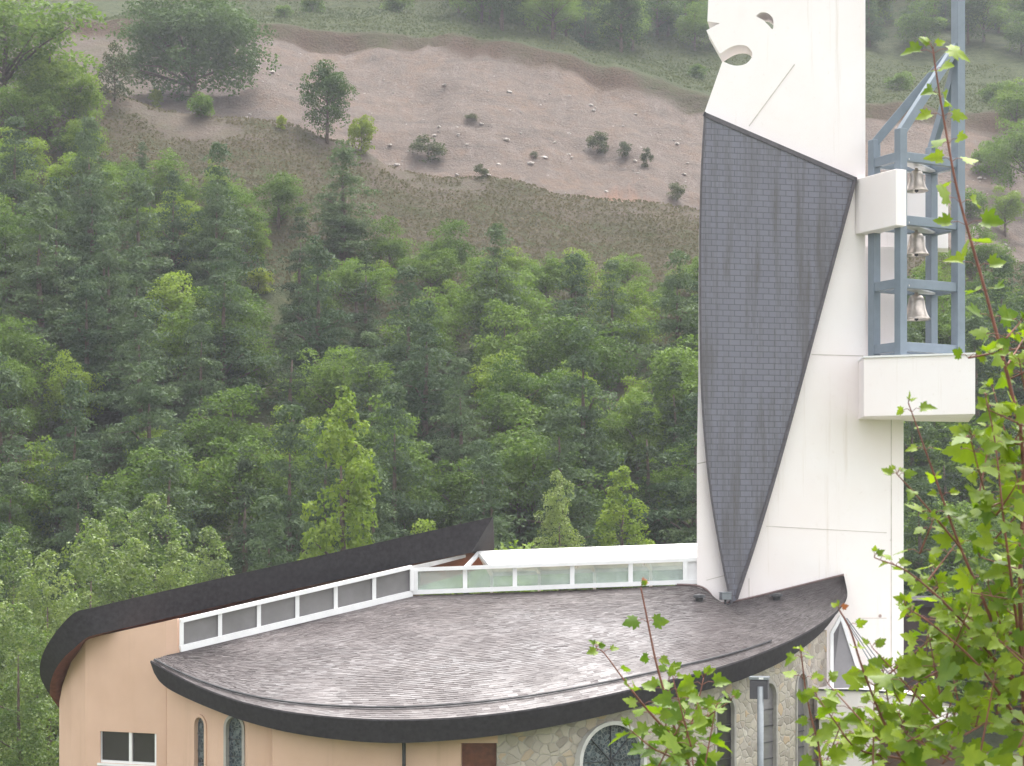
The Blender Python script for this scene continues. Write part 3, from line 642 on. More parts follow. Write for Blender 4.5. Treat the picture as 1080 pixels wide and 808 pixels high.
# entrance porch right of the stone wall: white slab, glass gable, stays
porch = empty('entrance_porch', (X(900, 57), 57, 0), 'white concrete entrance porch with curved slab beneath the tower', 'porch')
mb = MB(); top = [P(862, 728.5, 56.6), P(905, 729, 56.0), P(945, 732, 55.6), P(985, 738, 55.7), P(1022, 749, 56.4)]
lo = [P(862, 757, 56.6), P(905, 757, 56.0), P(945, 759, 55.6), P(985, 763, 55.7), P(1022, 769, 56.4)]
for i in range(4):
    u = Vector((0, 3.0, 0)); mb.prism([lo[i], lo[i+1], lo[i+1]+u, lo[i]+u], [top[i], top[i+1], top[i+1]+u, top[i]+u])
slab = mb.build('slab', CONC, porch)
mb = MB()
for i in range(4): mb.beam(top[i]+Vector((0, -.03, .03)), top[i+1]+Vector((0, -.03, .03)), .1, .05)
mb.build('edge_strip', DARKM, slab)
mb = MB(); mb.plan([(X(864, 57), 57), (X(927, 56.6), 56.6), (X(927, 57.2), 57.2), (X(864, 57.6), 57.6)], 0, lo[0].z+.02); mb.build('wall', CONC, porch)
mb = MB(); mb.plan([(X(928, 58.4), 58.4), (X(1016, 58.6), 58.6), (X(1016, 59), 59), (X(928, 58.8), 58.8)], 0, lo[2].z-.02); mb.build('rear_wall', plain('dark_brown_cladding', (.14, .09, .075), .8), porch)
mb = MB(); g = [P(877, 728, 57.2), P(912, 728, 57.2), P(887, 650, 58.4), P(877, 668, 58.2)]; mb.prism(g, [x+Vector((0, .02, 0)) for x in g]); gp = mb.build('glass_gable', GREFL, porch)
mb = MB()
for a, b in ((g[0], g[3]), (g[3], g[2]), (g[1], g[2]), (g[0], g[1])): mb.beam(a+Vector((0, -.02, 0)), b+Vector((0, -.02, 0)), .1, .09, Vector((0, 1, 0)))
mb.build('frame', WHITE, gp)
for k, (a, b) in enumerate((((888, 648), (935, 727)), ((890, 650), (943, 729)), ((893, 652), (952, 731)))):
    mb = MB(); mb.tube([P(*a, 58.4), P(*b, 56.6)], .018, 6); mb.build('stay_cable', GREYM, porch)
# dark annex behind, right of the tower
annex = empty('annex_building', (X(972, 66), 66, 0), 'small dark slate clad building half hidden behind the tower and leaves', 'building')
mb = MB(); mb.plan([(X(940, 66), 66), (X(988, 66.2), 66.2), (X(988, 70), 70), (X(940, 70), 70)], 0, Z(640, 66)); mb.build('wall', plain('dark_cladding', (.045, .032, .036), .8), annex)
mb = MB(); zt = Z(640, 66); mb.plan([(X(937, 65.6), 65.6), (X(991, 65.8), 65.8), (X(991, 70.4), 70.4), (X(937, 70.4), 70.4)], zt+.003, zt+.22); mb.build('roof', FASCIA, annex)

# ------------------------------------------------------------------ trees
def leaf_cards(cent, nrm, size, asp=.6, seed=0, fold=.25):
    rg = np.random.default_rng(seed); n = len(cent)
    nrm = nrm/np.linalg.norm(nrm, axis=1, keepdims=True)
    a = rg.normal(size=(n, 3)); a -= (a*nrm).sum(1, keepdims=True)*nrm; a /= np.linalg.norm(a, axis=1, keepdims=True); b = np.cross(nrm, a)
    s = size*rg.uniform(.6, 1.35, (n, 1))
    v = np.stack([cent-a*s*.5, cent-b*s*asp*.5+nrm*s*fold*.3, cent+a*s*.5, cent+b*s*asp*.5+nrm*s*fold*.3], 1).reshape(-1, 3)
    f = np.arange(4*n).reshape(-1, 4); return v, f
def mesh_cards(name, v, f, tint, mat):
    me = bpy.data.meshes.new(name); me.from_pydata(v.tolist(), [], f.tolist()); me.materials.append(mat)
    at = me.attributes.new('tint', 'FLOAT', 'FACE'); at.data.foreach_set('value', tint.astype(np.float32)); return me
def crown_mesh(name, blobs, n, size, mat, seed, asp=.6, droop=0):
    rg = np.random.default_rng(seed); bl = np.array(blobs); vol = bl[:, 3]*bl[:, 4]; pr = vol/vol.sum()
    k = rg.choice(len(bl), n, p=pr); d = rg.normal(size=(n, 3)); d /= np.linalg.norm(d, axis=1, keepdims=True)
    d[:, 2] = np.where((d[:, 2] < -.35) & (rg.random(n) < .7), -d[:, 2], d[:, 2])
    r = rg.uniform(.45, 1.08, (n, 1))**.6
    c = bl[k, :3]+d*r*np.stack([bl[k, 3], bl[k, 3], bl[k, 4]], 1)
    nr = d*.6+rg.normal(size=(n, 3))*.55+np.array([0, 0, .35-droop]); v, f = leaf_cards(c, nr, size, asp, seed)
    bt = rg.random(len(bl)); t = np.clip(.55*bt[k]+.45*rg.random(n), 0, 1)
    return mesh_cards(name, v, f, t, mat)
def trunk_mesh(name, h, r, limbs, mat, seed):
    rg = random.Random(seed); mb = MB(); pts = [Vector((rg.uniform(-.05, .05)*h*.3*t, rg.uniform(-.05, .05)*h*.3*t, h*t)) for t in (0, .15, .35, .6, .85)]
    pts[0].z = -.4
    mb.tube(pts, [r*1.25, r, r*.8, r*.5, r*.2], 7)
    for l in limbs:
        s = Vector((0, 0, min(h*.7, max(h*.15, l[2]-.6*math.hypot(l[0], l[1]))))); e = Vector(l[:3]); m_ = s.lerp(e, .5)+Vector((0, 0, .08*h*rg.uniform(-.3, 1))); mb.tube([s, m_, e], [r*.42, r*.28, r*.08], 5)
    o = mb.build(name, mat, smooth=True); me = o.data; bpy.data.objects.remove(o); return me
def blobs_round(h, w, base, n, seed, rb=(.16, .27)):
    rg = np.random.default_rng(seed); out = []
    for _ in range(n):
        d = rg.normal(size=3); d /= np.linalg.norm(d); d[2] = abs(d[2]) if rg.random() < .35 else d[2]
        r = rg.uniform(.35, .85); hc = (h-base)/2; prof = 1 if d[2] > -.2 else 1.15
        p = np.array([d[0]*w/2*r*prof, d[1]*w/2*r*prof, base+hc+d[2]*hc*r]); b = w*rg.uniform(*rb); out.append((*p, b, b*rg.uniform(.6, .9)))
    return out
def blobs_cone(h, w, base, n, seed, pw=.9):
    rg = np.random.default_rng(seed); out = []
    for i in range(n):
        t = (i+rg.random())/n; z = base+(h-base)*t**.9; rad = w/2*(1-t)**pw*rg.uniform(.35, 1)+.08; a = rg.random()*6.283
        b = max(.22, w*.17*(1-t*.6)*rg.uniform(.7, 1.2)); out.append((rad*math.cos(a), rad*math.sin(a), z, b, b*rg.uniform(.8, 1.3)))
    return out
def blobs_pine(h, w, base, tiers, seed, pw=.72, fl=.5, bs=.15):
    rg = np.random.default_rng(seed); out = []
    for i in range(tiers):
        t = (i+rg.uniform(-.25, .25))/(tiers-1); t = min(max(t, 0), .96); z = base+(h-base)*t; rad = w/2*(1-t)**pw*rg.uniform(.6, 1.12); m = max(3, int(8*(1-t)+2)); a0 = rg.random()*6.28
        for k in range(m):
            a = a0+6.283*k/m+rg.uniform(-.4, .4); rr = rad*rg.uniform(.55, 1.05); dz = rg.uniform(-.05, .07)*h
            for q in (1, .5):
                b = w*bs*rg.uniform(.6, 1.25)*(1-.35*t); out.append((rr*q*math.cos(a), rr*q*math.sin(a), z+dz-rad*.10*q+.15*(1-q), b, b*fl))
    return out
def blobs_multi(h, w, base, n, seed, rb=(.10, .19)):
    rg = np.random.default_rng(seed); out = []; m = rg.integers(5, 8)
    for q in range(m):
        a = 6.283*q/m+rg.uniform(-.5, .5); rr = w*rg.uniform(.16, .36); zc = base+(h-base)*rg.uniform(.3, .62); rad = w*rg.uniform(.16, .27); up = (h-base)*rg.uniform(.22, .36)
        if q == 0: rr *= .3; zc = h-up*1.1
        for _ in range(n//m):
            d = rg.normal(size=3); d /= np.linalg.norm(d); k = rg.uniform(.4, 1.0); b = w*rg.uniform(*rb)
            out.append((rr*math.cos(a)+d[0]*rad*k, rr*math.sin(a)+d[1]*rad*k, max(base, zc+d[2]*up*k), b, b*rg.uniform(.6, .95)))
    return out
LM = {
 'broad': mat_leaf('broadleaf_foliage', (0.043, 0.082, 0.016), (0.133, 0.200, 0.041), .35, .7),
 'light': mat_leaf('light_broadleaf_foliage', (0.075, 0.130, 0.016), (0.193, 0.260, 0.041), .35, .7),
 'pine': mat_leaf('pine_needles', (.036, .066, .034), (.098, .138, .066), .25, .6, .6),
 'spruce': mat_leaf('spruce_needles', (0.024, 0.044, 0.022), (0.059, 0.085, 0.041), .15, .6, .6),
 'silver': mat_leaf('silvery_leaves', (0.075, 0.125, 0.027), (0.225, 0.275, 0.092), .38, .8, .45, .35),
 'oak': mat_leaf('oak_foliage', (.026, .055, .016), (.075, .122, .035), .25, .6),
 'bright': mat_leaf('yellow_green_foliage', (0.117, 0.160, 0.018), (0.236, 0.270, 0.041), .4, .8),
 'lime': mat_leaf('lime_green_foliage', (0.107, 0.165, 0.021), (0.230, 0.295, 0.051), .38, .8),
 'grey': mat_leaf('grey_green_foliage', (0.043, 0.055, 0.027), (0.097, 0.105, 0.051), .25, .8),
}
PROTO = {}
def proto(kind, h, w, blobs, n, size, mat, bark=BARK, tr=.035, asp=.6, seed=1, droop=0, limbs=8):
    li = sorted(blobs, key=lambda b: -math.hypot(b[0], b[1]))[:limbs*3:3]
    PROTO.setdefault(kind, []).append((h, w, crown_mesh('crown', blobs, n, size, mat, seed, asp, droop), trunk_mesh('trunk', h*.9, h*tr*.6, li, bark, seed)))
for s in (1, 2, 3, 4, 5):
    proto('broad', 7, 5.6, blobs_multi(7, 6.0, .3, 66, s), 7500, .21, LM['broad'], seed=s)
    proto('light', 6.5, 4.6, blobs_multi(6.5, 5.0, .2, 60, 10+s), 6500, .18, LM['light'], seed=10+s)
    proto('pine', 9, 6.0, blobs_pine(8.6, 5.4, .7, 10, 20+s), 9000, .23, LM['pine'], seed=20+s, asp=.4)
for s in (1, 2):
    proto('spruce', 9, 4.4, blobs_pine(8.8, 4.0, .4, 14, 30+s, .75, .5, .13), 7500, .2, LM['spruce'], seed=30+s, asp=.35)
    proto('silver', 10, 4.2, blobs_cone(10, 5.0, .2, 90, 40+s, .55), 13000, .16, LM['silver'], BARK, .02, seed=40+s)
    proto('bush', 2.4, 3.0, blobs_round(2.4, 2.8, -.7, 34, 50+s, (.13, .22)), 3200, .16, LM['broad'], seed=50+s, tr=.02)
    proto('brightbush', 2.6, 2.6, blobs_round(2.6, 2.4, -.7, 34, 60+s, (.12, .22)), 3200, .15, LM['bright'], seed=60+s, tr=.02)
    proto('greybush', 2.4, 2.8, blobs_round(2.4, 2.6, -.8, 34, 65+s, (.12, .2)), 2600, .15, LM['grey'], seed=65+s, tr=.02)
    proto('column', 8, 3.4, blobs_cone(8, 3.8, .2, 75, 70+s, .62), 9000, .16, LM['lime'], seed=70+s)
proto('oak', 10.5, 13, [b for b in blobs_round(10.5, 12.4, -1.2, 190, 81, (.07, .13))], 26000, .27, LM['oak'], seed=81, tr=.045, limbs=14)
proto('smalloak', 6.6, 4.6, blobs_round(6.6, 4.2, .0, 64, 83, (.11, .19)), 8000, .17, LM['oak'], seed=83, tr=.03)
proto('darkconic', 5, 4.2, blobs_cone(5, 4.4, .3, 36, 85, .7), 2600, .2, LM['grey'], seed=85, tr=.03)

TREES = []
rt = random.Random(3)
def proj(x, d, z): return x*F/d+540, HOR-(z-CZ)*F/d
def tree(kind, x, d, h=None, wfac=1.0, label=None, cat='tree', group=None, name=None, ytop=None, var=None, sink=0):
    lst = PROTO[kind]; ph, pw, cme, tme = lst[var if var is not None else rt.randrange(len(lst))]
    gz = ground_z(x, d)-sink
    if ytop is not None: h = Z(ytop, d)-gz
    s = h/ph; nm = name or {'broad': 'broadleaf_tree', 'light': 'broadleaf_tree', 'pine': 'pine_tree', 'spruce': 'spruce_tree', 'silver': 'poplar_tree', 'bush': 'bush', 'brightbush': 'bush', 'greybush': 'bush', 'column': 'conical_tree', 'oak': 'oak_tree', 'smalloak': 'oak_tree', 'darkconic': 'conical_tree'}[kind]
    e = bpy.data.objects.new(nm, None); COL.objects.link(e); e.location = (x, d, gz); e.rotation_euler = (0, 0, rt.random()*6.283); e.scale = (s*wfac, s*wfac, s)
    for q, part in ((cme, 'crown'), (tme, 'trunk')):
        o = bpy.data.objects.new(part, q); COL.objects.link(o); o.parent = e
    tag(e, label, cat, group); TREES.append((e, kind, x, d, h, gz)); return e
def tpx(kind, px, d, ytop=None, h=None, **k): return tree(kind, X(px, d), d, h=h, ytop=ytop, **k)
def find_d(px, py, lo=92, hi=260):        # where the slope shows at that height, seen along the bearing
    ds = np.arange(lo, hi, .25); y = HOR-(hill(X(px, ds), ds)-CZ)*F/ds; k = np.argmax(y <= py); return float(ds[k])
def tb(kind, px, ybase, ytop, lo=92, **k): return tpx(kind, px, find_d(px, ybase, lo), ytop=ytop, **k)
# landmarks on and behind the terrace
tb('oak', 204, 110, -24, wfac=1.12, label='large spreading oak on the terrace edge at the upper left')
tb('darkconic', 121, 108, 46, label='small dark conical tree left of the large oak')
tb('smalloak', 345, 152, 60, label='small round oak with a bare stem standing alone before the scree', wfac=1.05)
tb('brightbush', 381, 162, 117, label='bright yellow green bush beside the small round oak', cat='bush', wfac=.85)
tb('bush', 212, 126, 95, label='round green bush at the foot of the large oak', cat='bush', wfac=.95)
tb('brightbush', 165, 113, 93, label='low pale green bush left of the large oak trunk', cat='bush', wfac=.9)
tb('brightbush', 297, 136, 121, label='tiny yellow green shrub on the terrace edge between the two oaks', cat='bush')
tb('greybush', 452, 170, 140, 174, label='grey green shrub at the foot of the scree right of small oak', cat='bush', wfac=1.3)
for px, yb, yt, l, wf in ((630, 164, 136, 'grey green scree shrub, tall left one of three in a row', .9), (659, 168, 147, 'grey green scree shrub, middle one of three in a row', .8), (682, 177, 154, 'small upright scree shrub, right one of three in a row', .6), (563, 168, 159, 'tiny low shrub in the middle of the scree', 1.3), (497, 129, 119, 'flat dark shrub high on the scree', 1.6), (714, 212, 190, 'pale shrub low on the scree beside the slate panel', .9), (508, 188, 172, 'low dry shrub at the lower scree edge', 1.1)):
    tb('greybush', px, yb, yt, 174 if yb < 180 else 150, label=l, cat='bush', wfac=wf, group='shrubs growing on the scree')
# big individuals in the wood
tpx('pine', 362, 141, ytop=148, wfac=1.4, label='tall grey green pine just below the small round oak', var=0)
tpx('pine', 150, 146, ytop=150, wfac=1.4, label='broad dark pine below the terrace edge under the large oak', var=1)
tpx('light', 225, 146, ytop=166, label='light green broadleaf tree right of the pine beneath the oak', var=0)
tpx('column', 363, 94, ytop=415, label='tall yellow green conical tree above the long dark roof', wfac=.85, var=0)
tpx('spruce', 258, 97, ytop=472, label='dark spruce left of the yellow green conical tree', var=0)
tpx('column', 655, 100, ytop=498, label='yellow green conical tree behind the skylight near the tower', var=1, wfac=1.1)
tpx('silver', 590, 99, ytop=500, label='grey green slender tree left of the yellow green conical one behind the skylight', wfac=.9)
tpx('light', 530, 92, ytop=556, label='low round light green tree behind the tip of the dark roof', wfac=1.1, var=2)
tpx('pine', 430, 122, ytop=282, wfac=1.15, label='dense pine with spreading top in the middle of the wood', var=2)
tpx('pine', 335, 122, ytop=250, wfac=1.1, label='tall blue green pine left of the middle of the wood', var=0)
tpx('pine', 510, 104, ytop=462, label='spreading pine close behind the tip of the dark roof', var=1)
tpx('light', 445, 98, ytop=535, wfac=.8, label='light leafy tree just above the dark roof left of its tip', var=0)
# upper left foreground trees
for px, d, yt, k, l in ((5, 152, -30, 'broad', 'dark green broadleaf tree in the top left corner'), (52, 152, 22, 'light', 'light green leafy tree between the top left corner and the oak'), (78, 151, 62, 'light', 'smaller light green tree left of the dark conical tree'), (25, 149, 80, 'broad', 'leafy green tree below the top left corner'), (20, 143, 128, 'light', 'bright green broadleaf tree at the left edge under the terrace')):
    tpx(k, px, d, ytop=yt, label=l, var=0 if k == 'light' else None, wfac=1.15)
# poplars left of the building
for i, (px, d, yt, wf) in enumerate(((15, 84, 560, 1.0), (52, 80, 585, 1.0), (95, 83, 552, 1.05), (140, 85, 572, 1.0), (188, 86, 575, .95), (-15, 78, 610, 1.1), (20, 72, 640, 1.1), (118, 90, 540, 1.1), (165, 92, 525, 1.1), (222, 90, 560, .9))):
    tpx('silver', px, d, ytop=yt, wfac=wf, label=None)
# the mixed wood on the slope
LM_PTS = [(t[2], t[3]) for t in TREES]
dd = 93.0
row = 0
while dd < 156:
    xl = X(-130, dd); xr = X(1210, dd); x = xl+rt.uniform(0, 3)
    while x < xr:
        d = dd+rt.uniform(-1.6, 1.6); xx = x+rt.uniform(-1, 1); x += rt.uniform(3.5, 4.9)
        px, py = proj(xx, d, ground_z(xx, d))
        if 795 < px < 895: continue
        lim = np.interp(px, [0, 80, 300, 450, 700, 1080], [154, 149, 142.5, 143, 143, 148])   # upper edge of the wood
        if d > lim: continue
        if abs(px-650) < 24 and 121 < d < 128.5: continue
        if px < 22 and 107 < d < 113: continue
        if any((xx-a)**2+(d-b)**2 < 3.2**2 for a, b in LM_PTS): continue
        up = (lim-d) < 12
        r = rt.random()
        if up: k = 'light' if r < .45 else ('broad' if r < .85 else 'bush')
        elif 60 < px < 520: k = 'pine' if r < .50 else ('broad' if r < .75 else ('light' if r < .88 else 'spruce'))
        else: k = 'broad' if r < .40 else ('light' if r < .58 else ('pine' if r < .92 else 'spruce'))
        h = {'pine': rt.uniform(7.5, 11), 'spruce': rt.uniform(7, 10), 'broad': rt.uniform(5, 7.6), 'light': rt.uniform(4.4, 6.6), 'bush': rt.uniform(2, 3)}[k]
        if up: h = min(h, rt.uniform(3.2, 5.2))
        tree(k, xx, d, h=h, wfac=rt.uniform(.9, 1.2)*(1.15 if up else 1), cat='bush' if k == 'bush' else 'tree')
    dd += 3.5; row += 1
# scrub between the trees and on the terrace
for _ in range(80):
    d = rt.uniform(100, 149); pxx = rt.uniform(-20, 745); xx = X(pxx, d); lim = np.interp(pxx, [0, 80, 300, 450, 700, 1080], [154, 149, 142.5, 143, 143, 148])
    if any((xx-t[2])**2+(d-t[3])**2 < 1.7**2 for t in TREES) or zone(np.array([xx]), np.array([d]))[0, 0] > .6: continue
    hh = rt.uniform(1.2, 2.6) if d < lim else rt.uniform(.5, 1.1)
    k = rt.choice(['bush', 'bush', 'brightbush', 'greybush']) if d < lim else rt.choice(['greybush', 'bush'])
    tree(k, xx, d, h=hh, wfac=rt.uniform(1.0, 1.5), cat='bush')
# bushes right of the tower on the terrace and before the scree
for px, yb, yt, k, wf in ((1072, 150, 76, 'light', 1.1), (1050, 185, 140, 'bush', 1), (1024, 232, 196, 'bush', 1.1), (1060, 250, 190, 'light', 1.0), (1085, 215, 120, 'broad', 1), (1040, 300, 236, 'broad', 1.1), (1018, 285, 255, 'bush', 1.1)):
    tb(k, px, yb, yt, cat='bush' if 'bush' in k else 'tree', wfac=wf)
# the far wood above the scree
for px, d0 in [(p, q) for q in range(222, 290, 7) for p in range(250, 1120, 36)]:
    d = d0+rt.uniform(-3, 3); pxx = px+rt.uniform(-18, 18); x = X(pxx, d)
    if 770 < pxx < 900: continue
    if d < scree_top(x)[0]+6 or proj(x, d, ground_z(x, d))[1] > np.interp(pxx, [250, 430, 480, 560, 640, 740, 912, 1080], [-22, -8, 20, 42, 58, 64, 56, 62]): continue
    if pxx < 420 and rt.random() < .35: continue
    k = 'broad' if rt.random() < .65 else ('pine' if rt.random() < .5 else 'oak2')
    if k == 'oak2': k = 'smalloak'
    gz = ground_z(x, d)
    if proj(x, d, gz+8)[1] > 90 or proj(x, d, gz)[1] < -60: continue
    tree(k, x, d, h=rt.uniform(6, 9), wfac=rt.uniform(1, 1.35))
for px, d in ((300, 232), (330, 236), (420, 238), (505, 232), (950, 228), (1045, 226), (1060, 232), (735, 228)):
    tree('bush', X(px, d), d, h=rt.uniform(1.6, 2.8), cat='bush', wfac=1.2)

# labels for the trees of the wood, told apart by kind, height on the slope and what they stand above
KN = {'broad': 'rounded green tree', 'light': 'light green leafy tree', 'pine': 'dark pine', 'spruce': 'narrow dark spruce', 'silver': 'silvery leaved poplar', 'bush': 'low green bush', 'smalloak': 'round dark tree', 'greybush': 'grey green bush', 'brightbush': 'yellow green bush'}
ORD = ['leftmost', 'second from left', 'third from left', 'fourth from left', 'fifth from left', 'sixth from left', 'seventh from left', 'eighth from left', 'ninth from left', 'tenth from left', 'eleventh from left', 'twelfth from left']
bins = {}
for e, k, x, d, h, gz in TREES:
    if 'label' in e: continue
    px, py = proj(x, d, gz+h)
    col = 'by the left edge' if px < 130 else 'above the long dark roof' if px < 470 else 'above the skylight' if px < 760 else 'right of the tower'
    if k == 'silver': row_ = 'beside the peach wall'; col = ''
    elif d > 222: row_ = 'beyond the scree top'; col = 'left of the tower' if px < 800 else 'right of the tower'
    elif d > 140: row_ = 'on the upper slope'
    elif d > 124: row_ = 'on the upper mid slope'
    elif d > 108: row_ = 'on the lower mid slope'
    else: row_ = 'at the slope foot'
    bins.setdefault((k, row_, col), []).append((px, e))
    e['group'] = 'poplars beside the church' if k == 'silver' else ('trees of the far wood above the scree' if d > 222 else 'trees of the wooded slope')
for (k, row_, col), lst in bins.items():
    lst.sort(key=lambda q: q[0])
    for i, (px, e) in enumerate(lst):
        base = ' '.join(('%s %s %s' % (KN.get(k, k), row_, col)).split()).replace('above the long dark roof', 'above the dark roof')
        o_ = '' if len(lst) == 1 else ', '+(ORD[i] if i < len(ORD) else ['thirteenth', 'fourteenth', 'fifteenth', 'sixteenth', 'seventeenth', 'eighteenth', 'nineteenth', 'twentieth'][min(i-12, 7)]+' from left')
        e['label'] = base+o_

# rocks on the scree
rk = []
for s in range(4):
    bm = bmesh.new(); bmesh.ops.create_icosphere(bm, subdivisions=1, radius=.5); r2 = random.Random(s)
    for v in bm.verts: v.co *= r2.uniform(.7, 1.25); v.co.z *= .6
    me = bpy.data.meshes.new('rock'); bm.to_mesh(me); bm.free(); me.materials.append(ROCK); rk.append(me)
for i in range(200):
    px = rt.uniform(240, 735) if i < 165 else rt.uniform(1015, 1075); d = rt.triangular(176, 212, 205)
    x = X(px, d); o = bpy.data.objects.new('rock', rk[i % 4]); COL.objects.link(o); s = rt.choice([.18, .2, .22, .25, .28, .3, .35, .5, .7])*rt.uniform(.7, 1.0)
    o.location = (x, d, ground_z(x, d)+.1*s); o.scale = (s*rt.uniform(.8, 1.5), s, s*rt.uniform(.7, 1.1)); o.rotation_euler = (0, 0, rt.random()*6)
    tag(o, 'pale stone lying loose on the bare scree slope', 'rock', 'loose stones on the scree')
# dry grass on the terrace and on the strip above the scree
def grass_patch(name, n, fx, seed, size, mat):
    rg = np.random.default_rng(seed); xy = fx(rg, n); x, d = xy; z = hill(x, d); n = len(x)
    keep = zone(x, d)[:, 0] < .45; x, d, z = x[keep], d[keep], z[keep]; n = len(x)
    c = np.stack([x, d, z+size*.25], 1); nr = np.stack([rg.normal(size=n)*.6, -np.ones(n), rg.normal(size=n)*.4+.4], 1); v, f = leaf_cards(c, nr, size, .55, seed)
    t = np.clip(fbm(x, d, 4, 4)*.9+rg.normal(0, .2, n), 0, 1); me = mesh_cards(name, v, f, t, mat); o = bpy.data.objects.new(name, me); COL.objects.link(o)
    return tag(o, None, None, None, 'stuff')
g1 = grass_patch('grass', 52000, lambda r, n: (r.uniform(-42, 46, n), r.uniform(134, 163, n)), 3, .27, DRY); g1['label'] = 'dry brown and green grass on the terrace slope'; g1['category'] = 'grass'
g2 = grass_patch('grass', 24000, lambda r, n: (r.uniform(-45, 62, n), r.uniform(217, 250, n)), 4, .34, mat_leaf('upper_grass_blades', (.05, .07, .028), (.105, .115, .055), .2, .1, .8, .1)); g2['label'] = 'rough green grass strip above the scree edge'; g2['category'] = 'grass'

# ------------------------------------------------------------------ maple saplings close by
MAPLE = mat_leaf('maple_leaves', (.075, .14, .006), (.24, .31, .016), .42, 22, .42, .3, young=(.3, .10, .05))
_h = [(.09, .0), (.26, -.15), (.30, .03), (.52, .08), (.41, .20), (.50, .30), (.53, .50), (.38, .47), (.29, .46), (.31, .66), (.20, .72), (.13, .86)]
LEAF = [(0, 0)]+_h+[(0, 1.0)]+[(-a, b) for a, b in _h[::-1]]
class Leaves:
    def __init__(s): s.v = []; s.f = []; s.t = []
    def add(s, p, dirv, nrm, size, tint, rg):
        y = Vector(dirv).normalized(); nrm = Vector(nrm); x = y.cross(nrm).normalized(); z = x.cross(y)
        n = len(s.v); cup = rg.uniform(-.25, .7); size = size*rg.uniform(.62, .98); curl = rg.uniform(-.6, .25); tw = rg.uniform(-.15, .15)
        def m(a, b): return tuple(Vector(p)+(x*a*.95+y*b+z*(cup*a*a*1.6+curl*b*b+tw*a*b))*size)
        s.v.append(m(0, .3)); pts = LEAF; s.v += [m(a, b) for a, b in pts]
        k = len(pts)
        for i in range(k): s.f.append((n, n+1+i, n+1+(i+1) % k)); s.t.append(tint)
    def build(s, parent):
        me = bpy.data.meshes.new('leaves'); o = wloc(parent); me.from_pydata([(a-o.x, b-o.y, c-o.z) for a, b, c in s.v], [], s.f); me.materials.append(MAPLE)
        me.polygons.foreach_set('use_smooth', [True]*len(me.polygons))
        at = me.attributes.new('tint', 'FLOAT', 'FACE'); at.data.foreach_set('value', s.t); ob = bpy.data.objects.new('leaves', me); COL.objects.link(ob); ob.parent = parent; return ob
def sapling(label, root, stems, seed, dens=1.0, fill=(), ):
    rg = random.Random(seed); rz = near(root[0], root[1]); e = empty('maple_sapling', (root[0], root[1], float(rz)), label, 'sapling', 'maple saplings in the foreground')
    lv_ = Leaves(); tw = MB()
    def leaf_at(p, out, size, tint=None):
        nr = Vector((rg.gauss(0, .45), rg.gauss(-.75, .35), rg.uniform(.15, 1.0))); dr_ = Vector(out)+Vector((0, 0, rg.uniform(-.65, .15)))
        pet = Vector(out).normalized()*size*rg.uniform(.35, .7); q = Vector(p)+pet; tw.tube([p, Vector(p)+pet*.5+Vector((0, 0, .008)), q], .0012, 4)
        lv_.add(q, dr_, nr, size, rg.random()*.9 if tint is None else tint, rg)
    def stem(pts, r0, r1, spacing, s0, s1, bare=0.0):
        c = crom([tuple(q) for q in pts], 8); L = np.r_[0, np.cumsum(np.linalg.norm(np.diff(c, axis=0), axis=1))]; T_ = L[-1]
        rad = np.interp(L, [0, T_], [r0, r1]); tw.tube([tuple(q) for q in c], list(rad), 7)
        s = T_*bare; ang = rg.random()*3
        while s <= T_:
            f = s/T_; p = Vector([np.interp(s, L, c[:, i]) for i in range(3)]); sz = (s0+(s1-s0)*f)*rg.uniform(.8, 1.2)
            for sg in (1, -1):
                if rg.random() < .9: a = ang+(0 if sg > 0 else math.pi); leaf_at(p, (math.cos(a)*.95, math.sin(a)*.8, .25), sz)
            ang += 1.3+rg.uniform(-.4, .4); s += spacing*rg.uniform(.75, 1.3)
        p = Vector(c[-1])
        for k in range(3): leaf_at(p, (rg.uniform(-1, 1), rg.uniform(-.5, .5), .7), s1*.6, .99 if k == 0 and r1 > .0028 and s1 < .06 else None)
    for st in stems: stem([P(*q) for q in st[0]], *st[1:])
    for (x0, x1, y0, y1, n, d0, d1, sz) in fill:      # short leafy twigs inside the crown
        for _ in range(n):
            p0 = P(rg.uniform(x0, x1), rg.uniform(y0, y1), rg.uniform(d0, d1)); dv = Vector((rg.gauss(0, .10), rg.gauss(0, .08), rg.uniform(.02, .17)))
            stem([p0-dv*.6, p0, p0+dv], .0035, .0018, .075, sz, sz*.7, 0.0)
    tw.build('stem', TWIG, e, smooth=True); lv_.build(e); return e
D0 = 7.2
def down(px, d, py=1075): return (px, py, d)
sapling('slender maple shoot standing alone before the round stone window', (X(752, D0), D0), [
 ([down(775, D0, 1070), (752, 880, D0), (727, 808, D0), (715, 779, D0), (706, 749, D0), (696, 714, D0), (690, 690, D0), (682, 650, D0), (676, 620, D0)], .009, .003, .13, .10, .055, .52),
 ([(714, 780, D0), (690, 757, D0-.05), (664, 725, D0-.1), (638, 690, D0-.12), (629, 684, D0-.12)], .005, .002, .075, .085, .05, .1),
 ([(720, 790, D0), (735, 745, D0+.05), (742, 715, D0+.08)], .004, .002, .06, .10, .07, .15),
 ([(727, 806, D0), (690, 790, D0-.1), (665, 770, D0-.15)], .004, .002, .06, .10, .08, .3),
], 4, fill=((690, 765, 745, 808, 6, 7.05, 7.35, .10),))
D1 = 6.9
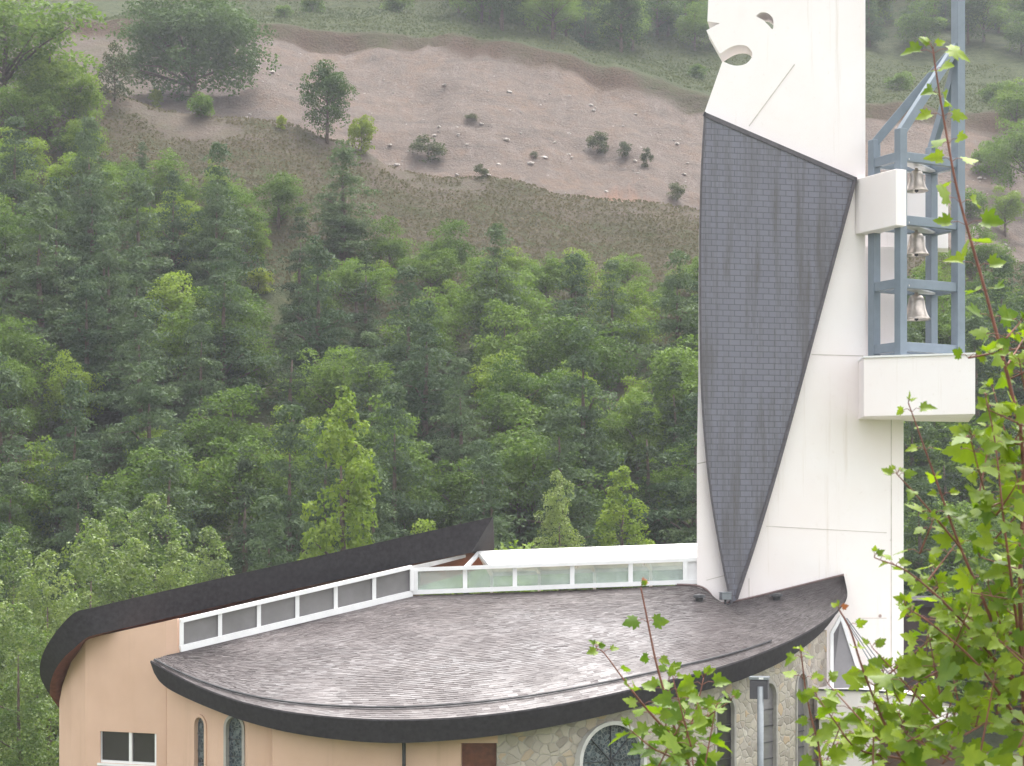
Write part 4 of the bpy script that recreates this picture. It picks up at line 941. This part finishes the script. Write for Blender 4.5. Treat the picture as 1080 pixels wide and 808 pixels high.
sapling('leafy maple sapling with drooping red stems before the porch', (X(960, D1), D1), [
 ([down(985, D1, 1085), (970, 850, D1), (945, 790, D1), (925, 745, D1), (908, 700, D1), (897, 665, D1), (885, 643, D1)], .009, .003, .10, .10, .05, .38),
 ([(975, 860, D1), (880, 830, D1-.1), (862, 780, D1-.12), (851, 735, D1-.1), (845, 690, D1-.1)], .006, .0025, .065, .09, .055, .2),
 ([(940, 790, D1), (960, 745, D1), (975, 700, D1), (978, 670, D1)], .005, .002, .07, .095, .06, .2),
 ([(950, 800, D1), (905, 790, D1-.15), (880, 760, D1-.2), (862, 735, D1-.2)], .005, .002, .07, .10, .07, .2),
], 7, fill=((855, 950, 755, 810, 5, 6.7, 7.1, .09), (890, 965, 700, 760, 2, 6.8, 7.1, .085)))
D2 = 6.6
sapling('tall maple sapling with a long bare shoot at the right edge', (X(1075, D2), D2), [
 ([down(1085, D2, 1110), (1082, 800, D2), (1076, 620, D2), (1080, 520, D2), (1076, 440, D2)], .014, .006, .14, .11, .09, .4),
 ([(1090, 560, D2+.1), (1080, 480, D2+.1), (1066, 410, D2+.1), (1040, 310, D2+.1), (1012, 210, D2+.1), (998, 140, D2+.1), (988, 80, D2+.1), (984, 52, D2+.1)], .008, .003, .075, .085, .08, .05),
 ([(1070, 720, D2), (1040, 640, D2), (1012, 575, D2), (985, 500, D2), (958, 425, D2)], .007, .002, .075, .09, .045, .2),
 ([(1015, 580, D2), (975, 532, D2-.05), (946, 500, D2-.08)], .004, .002, .075, .08, .045, .25),
 ([(1070, 720, D2), (1010, 650, D2-.1), (960, 605, D2-.12), (922, 588, D2-.14)], .006, .002, .055, .09, .05, .15),
 ([(1075, 760, D2), (1030, 700, D2-.2), (985, 660, D2-.25), (955, 640, D2-.3)], .006, .002, .055, .095, .06, .15),
 ([(1078, 700, D2), (1060, 560, D2-.2), (1050, 470, D2-.2), (1040, 420, D2-.2)], .006, .002, .06, .10, .06, .15),
], 9, fill=((995, 1090, 600, 810, 26, 6.3, 6.9, .095), (1040, 1088, 330, 440, 5, 6.4, 6.8, .08), (1030, 1090, 430, 600, 12, 6.4, 6.9, .09), (970, 1010, 540, 640, 4, 6.5, 6.9, .08), (955, 1010, 680, 800, 8, 6.4, 6.9, .095)))

# ------------------------------------------------------------------ the hazy air of the valley
hm = bpy.data.materials.new('haze'); hm.use_nodes = True; hn = hm.node_tree
for q in list(hn.nodes):
    if q.type == 'BSDF_PRINCIPLED': hn.nodes.remove(q)
vol = hn.nodes.new('ShaderNodeVolumePrincipled'); vol.inputs['Color'].default_value = (.82, .86, .95, 1); vol.inputs['Density'].default_value = .00034; vol.inputs['Anisotropy'].default_value = .2
hn.links.new(vol.outputs[0], hn.nodes['Material Output'].inputs['Volume'])
mb = MB(); mb.plan([(-345, -75), (345, -75), (345, 615), (-345, 615)], -3, float(hill(0, 595))+40)
haze = mb.build('haze', hm); tag(haze, 'pale bluish haze in the valley air', 'haze', None, 'stuff')
